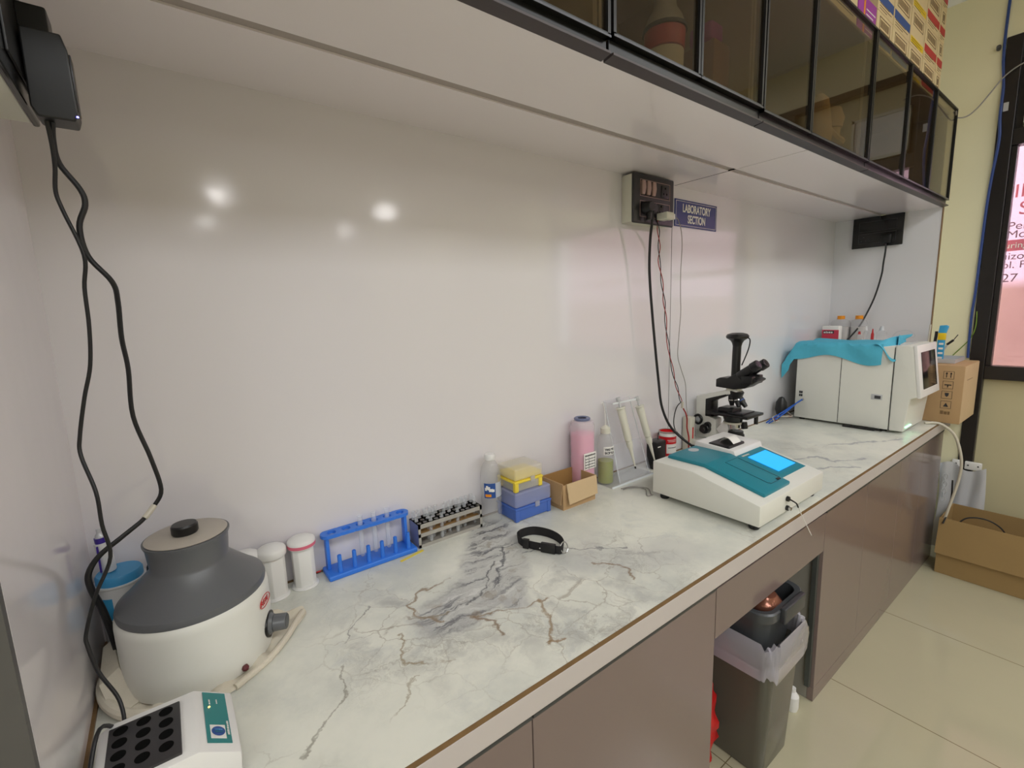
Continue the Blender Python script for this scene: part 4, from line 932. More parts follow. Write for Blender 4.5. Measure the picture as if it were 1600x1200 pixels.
# ================================================================ PIPETTE STAND
st = empty('pipette_stand', (1.33, -0.08, 0), 'clear acrylic pipette stand leaning against the wall with white edges', 'stand')
MB().box((1.195, -0.112, 0.0), (1.432, -0.012, 0.0035)).build('base_plate', 'acryl', st, smooth=False)
MB().box((1.195, -0.1145, 0.0), (1.432, -0.1115, 0.006)).build('base_edge', 'acryledge', st, smooth=False)
MB().sheet([[(1.262, -0.015, 0.292), (1.400, -0.015, 0.292)], [(1.252, -0.098, 0.004), (1.418, -0.098, 0.004)]], 0.003).build('slanted_sheet', 'acryl', st, smooth=False)
for xa, xb in ((1.262, 1.252), (1.400, 1.418)): MB().tube([(xa, -0.017, 0.292), (xb, -0.100, 0.004)], 0.0013, smooth=False).build('sheet_edge', 'acryledge', st)
MB().sheet([[(1.245, -0.060, 0.135), (1.425, -0.060, 0.135)], [(1.245, -0.105, 0.004), (1.425, -0.105, 0.004)]], 0.002).build('front_pocket', 'acryl', st, smooth=False)
MB().box((1.255, -0.062, 0.286), (1.408, -0.012, 0.290)).build('top_bar', 'acryl', st, smooth=False)
MB().box((1.255, -0.0635, 0.285), (1.408, -0.062, 0.291)).build('top_edge', 'acryledge', st, smooth=False)
def pipette(top, tip, label, end='black'):
    top = Vector(top); tip = Vector(tip); r = empty('pipette', tip, label, 'pipette', 'pipettes on the acrylic stand')
    d = (top-tip); Lh = d.length; q = d.to_track_quat('Z', 'Y').to_matrix().to_4x4(); T = Matrix.Translation(tip) @ q
    S_ = Lh/0.255
    def pr(p): return [(a, z*S_) for a, z in p]
    MB().lathe(pr([(0, 0), (0.0022, 0), (0.0035, 0.02), (0.0065, 0.060), (0.0075, 0.072), (0, 0.072)]), n=20, mtx=T).build('shaft', 'ivory', r)
    MB().lathe(pr([(0, 0.070), (0.009, 0.070), (0.0115, 0.080), (0.012, 0.094), (0.0085, 0.098), (0, 0.098)]), n=24, mtx=T).build('ejector', 'ivory', r)
    MB().lathe(pr([(0, 0.097), (0.0135, 0.098), (0.0155, 0.106), (0.0155, 0.170), (0.0175, 0.200), (0.0178, 0.213), (0.014, 0.217), (0, 0.218)]), n=28, mtx=T, squash=(1, 0.85, 1)).build('handle', 'ivory', r)
    MB().lathe(pr([(0, 0.214), (0.024, 0.2145), (0.0255, 0.217), (0.024, 0.2195), (0, 0.220)]), n=28, mtx=T, squash=(1.0, 0.65, 1)).build('finger_rest', 'ivory', r)
    MB().lathe(pr([(0, 0.218), (0.0045, 0.218), (0.0045, 0.240), (0.0085, 0.243), (0.0095, 0.247), (0.0095, 0.254), (0.006, 0.256), (0, 0.256)]), n=24, mtx=T).build('plunger', 'zinc', r)
    MB().lathe(pr([(0, -0.004), (0.003, -0.004), (0.0034, 0.004), (0, 0.004)]), n=14, mtx=T).build('tip_end', end, r)
pipette((1.288, -0.058, 0.306), (1.316, -0.116, 0.052), 'white pipette hanging on the acrylic stand next to the waste bottle')
pipette((1.392, -0.060, 0.296), (1.428, -0.118, 0.052), 'white pipette hanging on the acrylic stand nearest the red can')

# red can and black adapter
rc = empty('red_can', (1.61, -0.06, 0), 'small red can with pale label behind the photometer', 'can')
rx, ry = 1.600, -0.052
MB().lathe([(0, 0.001), (0.034, 0.001), (0.0345, 0.003), (0.0345, 0.122), (0.033, 0.124), (0.030, 0.123), (0.030, 0.118), (0, 0.118)], (rx, ry, 0), 40).build('body', 'red', rc)
MB().lathe([(0.0338, 0.121), (0.0352, 0.1225), (0.0352, 0.1265), (0.0335, 0.128), (0.031, 0.1265)], (rx, ry, 0), 40, cap=False).build('rim', 'steel', rc)
MB().lathe([(0.0347, 0.108), (0.0347, 0.121)], (rx, ry, 0), 40, cap=False).build('white_band', 'paper', rc)
arc_patch(rx, ry, 0.0349, 0.0349, 0.040, 0.078, -150, -60, 16).build('label', 'paper', rc)
arc_patch(rx, ry, 0.0352, 0.0352, 0.062, 0.0645, -140, -75, 12).build('dark_print', 'ink', rc)
for i in range(2): arc_patch(rx, ry, 0.0349, 0.0349, 0.094-i*0.006, 0.0955-i*0.006, -145+i*6, -70-i*8, 16).build('white_print', 'paper', rc)
ad = empty('black_adapter', (1.495, -0.07, 0), 'black boxy power adapter standing between pipettes and red can', 'adapter')
MB().box((1.462, -0.100, 0.0), (1.524, -0.052, 0.112), 0.005, 3).build('body', 'black', ad)
MB().box((1.470, -0.1012, 0.090), (1.488, -0.0995, 0.094)).build('print', 'paper', ad)
MB().tube([(1.505, -0.075, 0.110), (1.512, -0.07, 0.128), (1.53, -0.06, 0.134), (1.545, -0.05, 0.12)], 0.002).build('lead', 'black', ad)

# ================================================================ PHOTOMETER
ph = empty('photometer', (1.455, -0.42, 0), 'white bench photometer with teal top panels and lit blue screen', 'lab device')
PX0, PX1 = 1.243, 1.668
top = [(-0.245, 0.125), (-0.388, 0.125), (-0.592, 0.078)]
MB().prism([(-0.245, 0.019), (-0.592, 0.017)]+top[::-1], 'X', PX0, PX1, 0.003).build('housing', 'offw', ph)
MB().prism([(-0.245, 0.120), (-0.400, 0.116), (-0.392, 0.141), (-0.252, 0.149)], 'X', 1.478, PX1-0.002, 0.004).build('raised_back', 'white', ph)
for fx in (PX0+0.026, PX1-0.035):
    for fy in (-0.275, -0.566): MB().lathe([(0, 0), (0.013, 0), (0.015, 0.004), (0.015, 0.018), (0, 0.018)], (fx, fy, 0), 24).build('foot', 'rubber', ph)
def slope_z(y): return 0.125+(y+0.388)*(0.125-0.078)/(0.592-0.388) if y < -0.388 else 0.125
# teal cover: flat part at the back and sloping part in front
tc = MB()
tc.prism([(-0.258, 0.124), (-0.390, 0.124), (-0.575, slope_z(-0.575)-0.001), (-0.577, slope_z(-0.575)+0.011), (-0.392, 0.137), (-0.262, 0.138)], 'X', 1.302, 1.462, 0.004)
tc.build('cuvette_cover', 'teal', ph)
Rd = Vector((0, -0.204, -0.047)).normalized(); Nd = Vector((0, -0.047, 0.204)).normalized()
def onslope(x, y, l=0.0): return Vector((x, y, slope_z(y)))+Nd*l
MB().sheet([[tuple(onslope(1.470, -0.392, 0.0012)), tuple(onslope(1.650, -0.392, 0.0012))], [tuple(onslope(1.470, -0.545, 0.0012)), tuple(onslope(1.650, -0.545, 0.0012))]], 0.0012).build('display_surround', 'teal', ph, smooth=False)
MB().sheet([[tuple(onslope(1.512, -0.422, 0.0026)), tuple(onslope(1.632, -0.422, 0.0026))], [tuple(onslope(1.512, -0.520, 0.0026)), tuple(onslope(1.632, -0.520, 0.0026))]], 0.0012).build('screen', 'screen', ph, smooth=False)
dashes(tuple(onslope(1.500, -0.412, 0.0016)), X_, tuple(-Rd), 0.045, 0.007, 'ivory', ph, 21, k=6)
lid = [(1.378, -0.415), (1.452, -0.415), (1.452, -0.545), (1.445, -0.553), (1.385, -0.553), (1.378, -0.545)]
MB().tube([tuple(onslope(x, y, 0.0125)) for x, y in lid], 0.0006, 5, 1, smooth=False, closed=True).build('hatch_seam', 'ink', ph)
MB().box((1.430, -0.556, slope_z(-0.55)+0.011), (1.446, -0.547, slope_z(-0.55)+0.0135)).build('hatch_notch', 'ink', ph)
MB().lathe([(0, 0.1372), (0.020, 0.1372), (0.020, 0.1388), (0.017, 0.1392), (0, 0.1390)], (1.405, -0.290, 0.0002), 36, squash=(1, 0.8, 1)).build('sample_port', 'zinc', ph)
pt = MB().box((1.485, -0.372, 0.139), (1.590, -0.295, 0.1505), 0.005, 3).build('printer', 'black', ph)
g = []
for i in range(9):
    t = i/8; y = -0.318-0.050*t; z = 0.152+0.018*math.sin(t*math.pi)
    g.append([(1.520, y, z), (1.570, y, z)])
MB().sheet(g, 0.0006).build('paper_roll', 'paper', pt)
for kx, kz in ((1.405, 0.058), (1.405, 0.030)):
    MB().cyl((kx, -0.592, kz), (kx, -0.600, kz), 0.008, 0.0075, 24, 0.001).build('port_ring', 'black', ph)
MB().cyl((1.405, -0.600, 0.030), (1.405, -0.606, 0.030), 0.0055, 0.005, 20).build('port_plug', 'chrome', ph)
MB().tube([(1.405, -0.600, 0.058), (1.409, -0.616, 0.050), (1.420, -0.618, 0.035)], 0.0022).build('probe_sleeve', 'black', ph)
MB().tube([(1.415, -0.618, 0.043), (1.435, -0.622, 0.010), (1.462, -0.625, -0.025), (1.497, -0.630, -0.072)], 0.0012).build('sample_tube', 'white', ph)

# ================================================================ MICROSCOPE (side on, facing the room)
MX = 1.88
def my(y): return y*0.974-0.030
def mz(z): return z*0.974+0.016
mic = empty('microscope', (MX, -0.14, 0), 'cream and black microscope with black camera tube near the wall switchboard', 'microscope')
def prof(pts): return [(my(y), mz(z)) for y, z in pts]
MB().prism([(-0.012, 0.0), (-0.262, 0.0), (-0.262, 0.030), (-0.175, 0.046), (-0.012, 0.050)], 'X', MX-0.085, MX+0.085, 0.008, seg=3).build('base', 'offw', mic)
MB().box((MX-0.088, -0.10, 0.0), (MX+0.088, -0.010, 0.028), 0.004).build('base_skirt', 'black', mic)
MB().prism(prof([(0.010, 0.03), (0.010, 0.222), (-0.045, 0.238), (-0.118, 0.262), (-0.172, 0.270), (-0.172, 0.252), (-0.130, 0.244), (-0.068, 0.222), (-0.038, 0.212), (-0.038, 0.140), (-0.085, 0.128), (-0.085, 0.045)]), 'X', MX-0.026, MX+0.026, 0.004).build('arm', 'offw', mic)
MB().prism(prof([(-0.036, 0.137), (-0.036, 0.215), (-0.076, 0.229), (-0.128, 0.246), (-0.128, 0.238), (-0.073, 0.212), (-0.064, 0.205), (-0.064, 0.145), (-0.075, 0.139)]), 'X', MX-0.028, MX+0.028, 0.002).build('arm_inlay', 'black', mic)
MB().cyl((MX, my(-0.145), mz(0.262)), (MX, my(-0.145), mz(0.280)), 0.027, 0.029, 32).build('head_mount', 'ivory', mic)
# nosepiece and objectives
MB().cyl((MX, my(-0.155), mz(0.236)), (MX, my(-0.160), mz(0.262)), 0.026, 0.030, 32, 0.002).build('nosepiece', 'black', mic)
for k in range(4):
    a = math.radians(-90+k*90+35); d = Vector((math.sin(a)*0.5, math.cos(a)*0.5, -1)).normalized() if k else Vector((0, -0.75, -0.85)).normalized()
    p = Vector((MX, my(-0.158), mz(0.238)))+Vector((d.x, d.y, 0))*0.014
    if k == 1: d = Vector((0, -0.05, -1)).normalized(); p = Vector((MX-0.004, my(-0.142), mz(0.238)))
    ob = MB(); L = (0.052, 0.040, 0.034, 0.044)[k]
    ob.cyl(p, p+d*L*0.55, 0.0140, 0.0140, 20, 0.001); ob.cyl(p+d*L*0.55, p+d*L, 0.0120, 0.008, 20)
    o = ob.build('objective', 'black', mic)
    MB().cyl(p+d*L*0.36, p+d*L*0.44, 0.0143, 0.0143, 20).build('colour_ring', 'chrome' if k else 'blue', o)
# stage with slide holder
stg = MB().box((MX-0.068, my(-0.245), mz(0.158)), (MX+0.068, my(-0.060), mz(0.170)), 0.003).build('stage', 'black', mic)
MB().box((MX-0.020, my(-0.085), mz(0.140)), (MX+0.020, my(-0.035), mz(0.160)), 0.003).build('stage_bracket', 'black', mic)
MB().box((MX-0.045, my(-0.170), mz(0.170)), (MX+0.030, my(-0.105), mz(0.190)), 0.003).build('slide_holder', 'black', stg)
MB().box((MX-0.050, my(-0.215), mz(0.170)), (MX+0.050, my(-0.150), mz(0.175)), 0.001).build('slide_plate', 'blacksw', stg)
MB().cyl((MX+0.045, my(-0.225), mz(0.158)), (MX+0.045, my(-0.225), mz(0.120)), 0.008, 0.008, 18).build('stage_knob', 'black', stg)
# condenser and lamp
MB().cyl((MX, my(-0.150), mz(0.126)), (MX, my(-0.150), mz(0.158)), 0.034, 0.044, 32, 0.002).build('condenser_mount', 'black', mic)
MB().cyl((MX, my(-0.150), mz(0.118)), (MX, my(-0.150), mz(0.127)), 0.036, 0.038, 32, 0.001).build('condenser_ring', 'ivory', mic)
MB().cyl((MX, my(-0.155), mz(0.098)), (MX, my(-0.152), mz(0.118)), 0.024, 0.026, 28).build('condenser', 'chrome', mic)
MB().cyl((MX+0.012, my(-0.195), mz(0.100)), (MX+0.012, my(-0.190), mz(0.128)), 0.013, 0.013, 20, 0.001).build('filter_screw', 'black', mic)
MB().prism(prof([(-0.085, 0.085), (-0.120, 0.128), (-0.140, 0.128), (-0.140, 0.075), (-0.095, 0.070)]), 'X', MX-0.02, MX+0.02, 0.003).build('condenser_carrier', 'white', mic)
lm = MB(); lm.cyl((MX, my(-0.163), 0.044), (MX, my(-0.163), mz(0.075)), 0.036, 0.034, 36, 0.002); lm.cyl((MX, my(-0.163), mz(0.075)), (MX, my(-0.163), mz(0.088)), 0.030, 0.030, 36, 0.002)
lm.build('lamp_housing', 'black', mic)
for s_ in (-1, 1):
    MB().cyl((MX+s_*0.026, my(-0.045), mz(0.082)), (MX+s_*0.050, my(-0.045), mz(0.082)), 0.022, 0.021, 28, 0.002).build('coarse_focus_knob', 'black', mic)
    MB().cyl((MX+s_*0.050, my(-0.045), mz(0.082)), (MX+s_*0.066, my(-0.045), mz(0.082)), 0.013, 0.0125, 24, 0.001).build('fine_focus_knob', 'black', mic)
MB().cyl((MX-0.026, my(-0.052), mz(0.098)), (MX-0.04, my(-0.052), mz(0.098)), 0.015, 0.014, 24, 0.001).build('tension_ring', 'black', mic)
MB().tube([(MX-0.032, my(-0.005)+0.018*math.cos(t), mz(0.118)+0.020*math.sin(t)) for t in [i*math.pi/6 for i in range(12)]], 0.005, 8, 1, closed=True).build('coiled_lead', 'black', mic)
MB().cyl((MX-0.033, my(-0.005), mz(0.118)), (MX-0.026, my(-0.005), mz(0.118)), 0.010, 0.010, 20).build('lead_socket', 'zinc', mic)
# head, eyepieces, camera tube
MB().prism(prof([(-0.086, 0.276), (-0.086, 0.309), (-0.104, 0.318), (-0.135, 0.318), (-0.180, 0.345), (-0.196, 0.343), (-0.262, 0.322), (-0.262, 0.316), (-0.236, 0.298), (-0.212, 0.281), (-0.165, 0.272)]), 'X', MX-0.036, MX+0.036, 0.005, seg=3).build('head', 'black', mic)
for s_ in (-1, 1):
    p0 = Vector((MX+s_*0.029, my(-0.185), mz(0.330))); p1 = Vector((MX+s_*0.031, my(-0.262), mz(0.386)))
    d = (p1-p0).normalized()
    e = MB(); e.cyl(p0, p0+d*0.062, 0.0185, 0.0175, 28, 0.001); e.cyl(p0+d*0.062, p1, 0.0205, 0.0195, 28, 0.002); e.build('eyepiece', 'black', mic)
    MB().cyl(p1, p1+d*0.0006, 0.012, 0.012, 24).build('lens', 'blackg', mic)
    MB().box((MX+s_*0.031-0.016, my(-0.245), mz(0.300)), (MX+s_*0.031+0.016, my(-0.200), mz(0.335)), 0.004).build('prism_box', 'black', mic)
MB().cyl((MX, my(-0.152), mz(0.318)), (MX, my(-0.154), mz(0.480)), 0.0170, 0.0165, 32).build('camera_tube', 'black', mic)
tb_ = MB().lathe([(0.016, -0.035), (0.020, -0.020), (0.026, -0.010), (0.042, 0.0), (0.0435, 0.008), (0.038, 0.016), (0.022, 0.021), (0, 0.022)], (MX, my(-0.154), mz(0.486)), 40)
tb_.build('camera_head', 'black', mic)
MB().tube([(MX, my(-0.197), mz(0.490)), (MX, my(-0.207), mz(0.478)), (MX, my(-0.203), mz(0.445)), (MX+0.004, my(-0.186), mz(0.400)), (MX+0.006, my(-0.174), mz(0.372))], 0.0024).build('camera_lead', 'black', mic)
ps = empty('power_box', (1.80, -0.03, 0), 'narrow cream upright box with red lead between red can and microscope', 'box')
MB().box((1.775, -0.045, 0.0), (1.812, -0.006, 0.150), 0.004).build('body', 'ivory', ps)
MB().box((1.790, -0.0465, 0.055), (1.797, -0.045, 0.105)).build('red_strip', 'red', ps)

# ================================================================ ANALYSER
AX0, AX1 = 2.712, 3.030
an = empty('analyser', (2.87, -0.30, 0), 'large white clinical analyser with tilted touchscreen at the counter end', 'lab device')
MB().prism([(-0.080, 0.012), (-0.080, 0.400), (-0.494, 0.408), (-0.494, 0.012)], 'X', AX0, AX1, 0.003).build('cabinet_body', 'offw', an)
MB().prism([(-0.4955, 0.010), (-0.4955, 0.413), (-0.540, 0.417), (-0.562, 0.408), (-0.592, 0.180), (-0.566, 0.168), (-0.551, 0.012)], 'X', AX0-0.002, AX1+0.004, 0.006, seg=3).build('front_housing', 'offw', an)
def tilt(t, l=0.0):  # along the tilted face, top to bottom
    a = Vector((0, -0.562, 0.408)); c = Vector((0, -0.592, 0.180)); d = c-a; n = Vector((0, d.z, -d.y)).normalized(); n = n if n.y < 0 else -n
    return a+d*t+n*l
fb = MB()
def tq(x0, x1, t0, t1, l0, l1):
    b = bmesh.new(); P = []
    for l in (l0, l1):
        for x, t in ((x0, t0), (x1, t0), (x1, t1), (x0, t1)): v = tilt(t, l); P.append(b.verts.new((x, v.y, v.z)))
    for f in ((0, 1, 2, 3), (7, 6, 5, 4), (0, 4, 5, 1), (1, 5, 6, 2), (2, 6, 7, 3), (3, 7, 4, 0)): b.faces.new([P[i] for i in f])
    bmesh.ops.recalc_face_normals(b, faces=b.faces); bmesh.ops.bevel(b, geom=b.edges[:], offset=0.003, segments=2, affect='EDGES', profile=0.5); m = MB(); return m._add(b)
sf = tq(AX0-0.003, AX1+0.005, -0.03, 1.02, -0.002, 0.012).build('screen_frame', 'white', an)
tq(AX0+0.045, AX1-0.040, 0.12, 0.86, 0.011, 0.0135).build('touchscreen', 'blackg', sf)
MB().box((AX0+0.01, -0.5575, 0.030), (AX0+0.10, -0.5545, 0.034)).build('led_strip', 'greenled', an)
MB().box((AX0-0.0008, -0.2862, 0.014), (AX0+0.001, -0.2838, 0.398)).build('panel_seam', 'ink', an, smooth=False)
MB().box((AX0-0.0008, -0.4955, 0.014), (AX0+0.001, -0.4935, 0.404)).build('panel_seam', 'ink', an, smooth=False)
MB().box((AX0-0.002, -0.462, 0.152), (AX0+0.001, -0.418, 0.178), 0.0008).build('latch_plate', 'zinc', an)
MB().box((AX0-0.003, -0.456, 0.157), (AX0-0.001, -0.432, 0.172)).build('latch_recess', 'alu', an)
sk_ = MB()
for i in range(2):
    for j in range(2): sk_.box((AX0-0.002, -0.116+i*0.009, 0.128+j*0.017), (AX0, -0.109+i*0.009, 0.140+j*0.017))
sk_.build('port_cluster', 'ink', an, smooth=False)
MB().cyl((AX0-0.012, -0.120, 0.112), (AX0, -0.120, 0.112), 0.006, 0.006, 16).build('port_collar', 'chrome', an)
for fy in (-0.11, -0.47):
    for fx in (AX0+0.03, AX1-0.03): MB().cyl((fx, fy, 0), (fx, fy, 0.013), 0.014, 0.014, 20).build('foot', 'rubber', an)
for i, (z, y) in enumerate(((0.112, 0.0), (0.106, 0.012))):
    w = MB().tube([(AX0-0.011, -0.120+y*0.5, z), (2.665, -0.108+y, 0.096-i*0.01), (2.60, -0.085+y, 0.055), (2.54, -0.06+y, 0.020+0.006*i), (2.49, -0.05+y, 0.006)], 0.0034)
    tag(w.build('blue_hose', 'wireb'), 'blue hose from the analyser side port to the counter, %s of the pair' % ('upper', 'lower')[i], 'hose', 'blue hoses at the analyser')
for i in range(4):
    r_ = random.Random(10+i); pts = [(2.50+0.055*k+r_.uniform(-.012, .012), -0.045-0.028*math.sin(k*1.9+i)-i*0.008, 0.004+0.006*i+0.010*math.sin(k*1.2+i)**2) for k in range(5)]
    tag(MB().tube(pts, 0.0024).build('loose_wire', ('wirew', 'wireg', 'wirer', 'wirew')[i]), ('cream wire lying furthest back beside the analyser', 'grey wire in the tangle beside the analyser', 'red wire in the tangle beside the analyser', 'cream wire at the front of the tangle beside the analyser')[i], 'wire')
bl = empty('black_plug', (2.60, -0.03, 0), 'black plug and lead in the shade left of the analyser', 'plug')
MB().lathe([(0, 0), (0.022, 0.002), (0.03, 0.03), (0.026, 0.07), (0.012, 0.095), (0, 0.10)], (2.635, -0.045, 0.028), 20).build('body', 'black', bl)
MB().tube([(2.635, -0.045, 0.03), (2.65, -0.03, 0.010), (2.66, -0.02, 0.004)], 0.006).build('lead', 'black', bl)
pn = empty('black_pen', (2.70, -0.36, 0.004), 'black pen lying along the foot of the analyser', 'pen')
MB().tube([(2.694, -0.315, 0.006), (2.699, -0.445, 0.006)], 0.0055, smooth=False).build('barrel', 'black', pn)
MB().tube([(2.699, -0.445, 0.006), (2.7005, -0.475, 0.006)], 0.0035, smooth=False).build('tip', 'blackg', pn)
hs = MB().tube([(3.02, -0.565, 0.006), (3.05, -0.600, 0.008), (3.068, -0.632, -0.006), (3.09, -0.668, -0.050), (3.105, -0.690, -0.12), (3.125, -0.700, -0.20), (3.14, -0.695, -0.28), (3.148, -0.680, -0.38), (3.150, -0.665, -0.47), (3.165, -0.655, -0.55), (3.20, -0.68, -0.62)], 0.0062, 10)
hs = hs.build('drain_hose', 'wirew'); tag(hs, 'pale hose drooping from the analyser over the counter edge into the floor carton', 'hose')
tag(MB().tube([(3.155, -0.670, -0.30), (3.160, -0.672, -0.40), (3.158, -0.665, -0.48), (3.135, -0.655, -0.535)], 0.0035).build('black_lead', 'rubber'), 'short black lead beside the pale hose above the floor carton', 'cable')

# turquoise drape over the analyser
def drape():
    nx, ny = 30, 56; g = []
    for j in range(ny+1):
        v = j/ny                    # along y, wall to front
        row = []
        for i in range(nx+1):
            u = i/nx                # across x, from the hanging left edge over the top
            y = 0.005 - 0.455*v
            hang = 0.060+0.018*math.sin(v*9)+0.020*v + (0.0 if v > 0.12 else 0.02)
            s_ = u*(hang+0.30)
            if s_ < hang: x = AX0-0.009-0.006*math.sin(v*14+s_*30); z = 0.410-(hang-s_)
            else: x = AX0-0.004+(s_-hang); z = 0.4165+0.003*math.sin(v*11+u*13)+0.003*math.sin(u*21+v*5)
            # falls behind the back edge of the analyser
            over = max(0.0, y+0.078)
            if over > 0:
                z -= over*1.35; y = -0.070+over*0.72; 
            row.append((x, y, z))
        g.append(row)
    return MB().sheet(g, 0.0016)
dr = drape().build('turquoise_drape', 'drape', angle=60); tag(dr, 'turquoise non-woven drape over the top of the analyser', 'drape')
# twisted corner hanging over the front left
g = []
for j in range(14):
    v = j/13; row = []
    for i in range(10):
        u = i/9
        a = Vector((AX0-0.012, -0.400-0.02*u, 0.420-0.075*u)); c = Vector((AX0+0.24, -0.500+0.02*u, 0.442-0.015*u))
        p = a.lerp(c, v); p.y -= 0.085*(1-v)*(0.2+0.8*u)*math.sin((1-v)*1.9); p.z += 0.014*math.sin(u*6+v*3)*(1-0.5*v)+0.012*v; p.x -= 0.006*math.sin(u*9)
        row.append(tuple(p))
    g.append(row)
MB().sheet(g, 0.0016).build('twisted_corner', 'drape', dr, angle=60)

def flat_bottle(x, y, z, w, d, h, label):
    r = empty('reagent_bottle', (x, y, z), label, 'bottle', 'orange capped reagent bottles behind the analyser')
    MB().lathe([(0, 0), (0.48, 0.0), (0.5, h*0.03), (0.5, h*0.70), (0.44, h*0.80), (0.20, h*0.86), (0.20, h*0.88)], n=40, mtx=Matrix.Translation((x, y, z)) @ Matrix.Diagonal((w, d, 1, 1)), squash=(1, 1, 0.6)).build('body', 'pet', r)
    MB().lathe([(0, 0.002), (0.46, 0.004), (0.47, h*0.55), (0, h*0.56)], n=40, mtx=Matrix.Translation((x, y, z)) @ Matrix.Diagonal((w, d, 1, 1)), squash=(1, 1, 0.6)).build('liquid', mat('pale_liquid', (206, 200, 196), 0.3), r)
    MB().lathe([(0, h*0.86), (0.019, h*0.86), (0.0195, h*0.88), (0.0185, h), (0, h*1.005)], (x, y, z), 30).build('cap', 'orange', r)
    return r
shelf = tag(MB().box((3.16, -0.28, 0.0), (3.335, -0.02, 0.395), 0.003).build('white_carton', 'paper'), 'white carton hidden behind the analyser carrying the small bottles', 'box')
flat_bottle(3.25, -0.093, 0.396, 0.085, 0.095, 0.145, 'orange capped reagent bottle next to the wall, behind the pink-labelled tub')
flat_bottle(3.27, -0.178, 0.396, 0.075, 0.075, 0.145, 'orange capped reagent bottle to the right of its twin, above the drape')
tbp = empty('labelled_tub', (3.19, -0.085, 0.396), 'small white square tub with pink-red label on the analyser', 'tub')
MB().box((3.150, -0.122, 0.396), (3.196, -0.030, 0.485), 0.008, 3).build('body', 'paper', tbp)
MB().box((3.1485, -0.119, 0.400), (3.150, -0.033, 0.462)).build('label', mat('pinkred_label', (214, 66, 88), 0.5), tbp, smooth=False)
MB().box((3.1478, -0.095, 0.440), (3.1485, -0.040, 0.457)).build('blue_print', 'ink', tbp, smooth=False)
dashes((3.1474, -0.043, 0.4425), NY, Z_, 0.048, 0.011, 'paper', tbp, 22, k=5)
for i, (y, z, h, r0, m_, capm, lb) in enumerate(((-0.215, 0.405, 0.055, 0.012, 'pet', 'redink', 'small vial with red cap behind the drape'), (-0.245, 0.405, 0.085, 0.010, 'pet', 'white', 'tall slim dropper vial with white tip behind the drape'),
                                             (-0.275, 0.405, 0.070, 0.007, 'redink', 'redink', 'slim red tipped vial behind the drape'), (-0.315, 0.405, 0.085, 0.022, 'pet', 'zinc', 'squat clear jar with pale lid behind the drape'))):
    x = 3.10
    v = empty('reagent_vial', (x, y-0.02, 0.402), lb, 'vial', 'small vials behind the drape')
    MB().lathe([(0, 0), (r0, 0), (r0, h*0.6), (r0*0.5, h*0.75), (0, h*0.75)], (x, y-0.02, 0.402), 20).build('body', m_, v)
    MB().lathe([(0, h*0.72), (r0*0.6, h*0.72), (r0*0.35, h), (0, h)], (x, y-0.02, 0.402), 16).build('cap', capm, v)
tag(MB().box((3.04, -0.37, 0.0), (3.155, -0.18, 0.400), 0.003).build('white_carton', 'paper'), 'white carton squeezed between the analyser and the end panel', 'box')
ty = empty('wire_tray', (3.10, -0.44, 0.30), 'thin metal wire loop sticking up behind the analyser', 'wire')
MB().tube([(3.09, -0.38, 0.42), (3.09, -0.40, 0.455), (3.10, -0.44, 0.465), (3.10, -0.47, 0.45), (3.10, -0.472, 0.43), (3.095, -0.43, 0.425), (3.09, -0.38, 0.42)], 0.0012).build('loop', 'zinc', ty)

# carton with handling marks, tray, packets on top
kb = empty('shipping_carton', (3.27, -0.58, 0.0), 'brown shipping carton with handling marks overhanging the counter end', 'box')
MB().box((3.108, -0.676, 0.0015), (3.338, -0.494, 0.293), 0.003).build('body', 'card', kb)
MB().box((3.3385, -0.676, 0.0015), (3.44, -0.494, 0.293), 0.003).build('rear_bulge', 'card', kb)
MB().box((3.110, -0.6772, 0.004), (3.438, -0.676, 0.290)).build('side_sheet', 'cardl', kb, smooth=False)
ic = MB(); xx = 3.1072
for k, z in enumerate((0.245, 0.195, 0.145, 0.095)):
    y0, y1 = -0.640, -0.600; t = 0.0012
    ic.box((xx-0.0004, y0, z-0.019), (xx, y1, z-0.019+t)); ic.box((xx-0.0004, y0, z+0.019-t), (xx, y1, z+0.019)); ic.box((xx-0.0004, y0, z-0.019), (xx, y0+t, z+0.019)); ic.box((xx-0.0004, y1-t, z-0.019), (xx, y1, z+0.019))
    if k == 0:
        for yy in (-0.628, -0.612): ic.box((xx-0.0004, yy-0.0015, z-0.012), (xx, yy+0.0015, z+0.012)); ic.prism([(yy-0.005, z+0.006), (yy+0.005, z+0.006), (yy, z+0.014)], 'X', xx-0.0004, xx)
    elif k == 1: ic.box((xx-0.0004, -0.633, z-0.002), (xx, -0.607, z+0.003)); ic.box((xx-0.0004, -0.622, z-0.012), (xx, -0.618, z+0.002))
    elif k == 2: ic.prism([(-0.628, z+0.010), (-0.612, z+0.010), (-0.614, z-0.004), (-0.620, z-0.010), (-0.626, z-0.004)], 'X', xx-0.0004, xx)
    else: ic.prism([(-0.630, z-0.010), (-0.610, z-0.010), (-0.620, z+0.010)], 'X', xx-0.0004, xx)
ic.build('handling_marks', 'ink', kb, smooth=False)
dashes((3.1070, -0.602, 0.046), NY, Z_, 0.036, 0.018, 'brown', kb, 23, k=3)
MB().box((3.18, -0.6778, 0.215), (3.30, -0.6772, 0.218)).build('tape_edge', 'brown', kb, smooth=False)
tr = empty('metal_tray', (3.27, -0.55, 0.295), 'shallow grey metal tray on top of the shipping carton', 'tray')
MB().box((3.20, -0.620, 0.2945), (3.42, -0.500, 0.297), 0.001).build('floor_plate', 'zinc', tr)
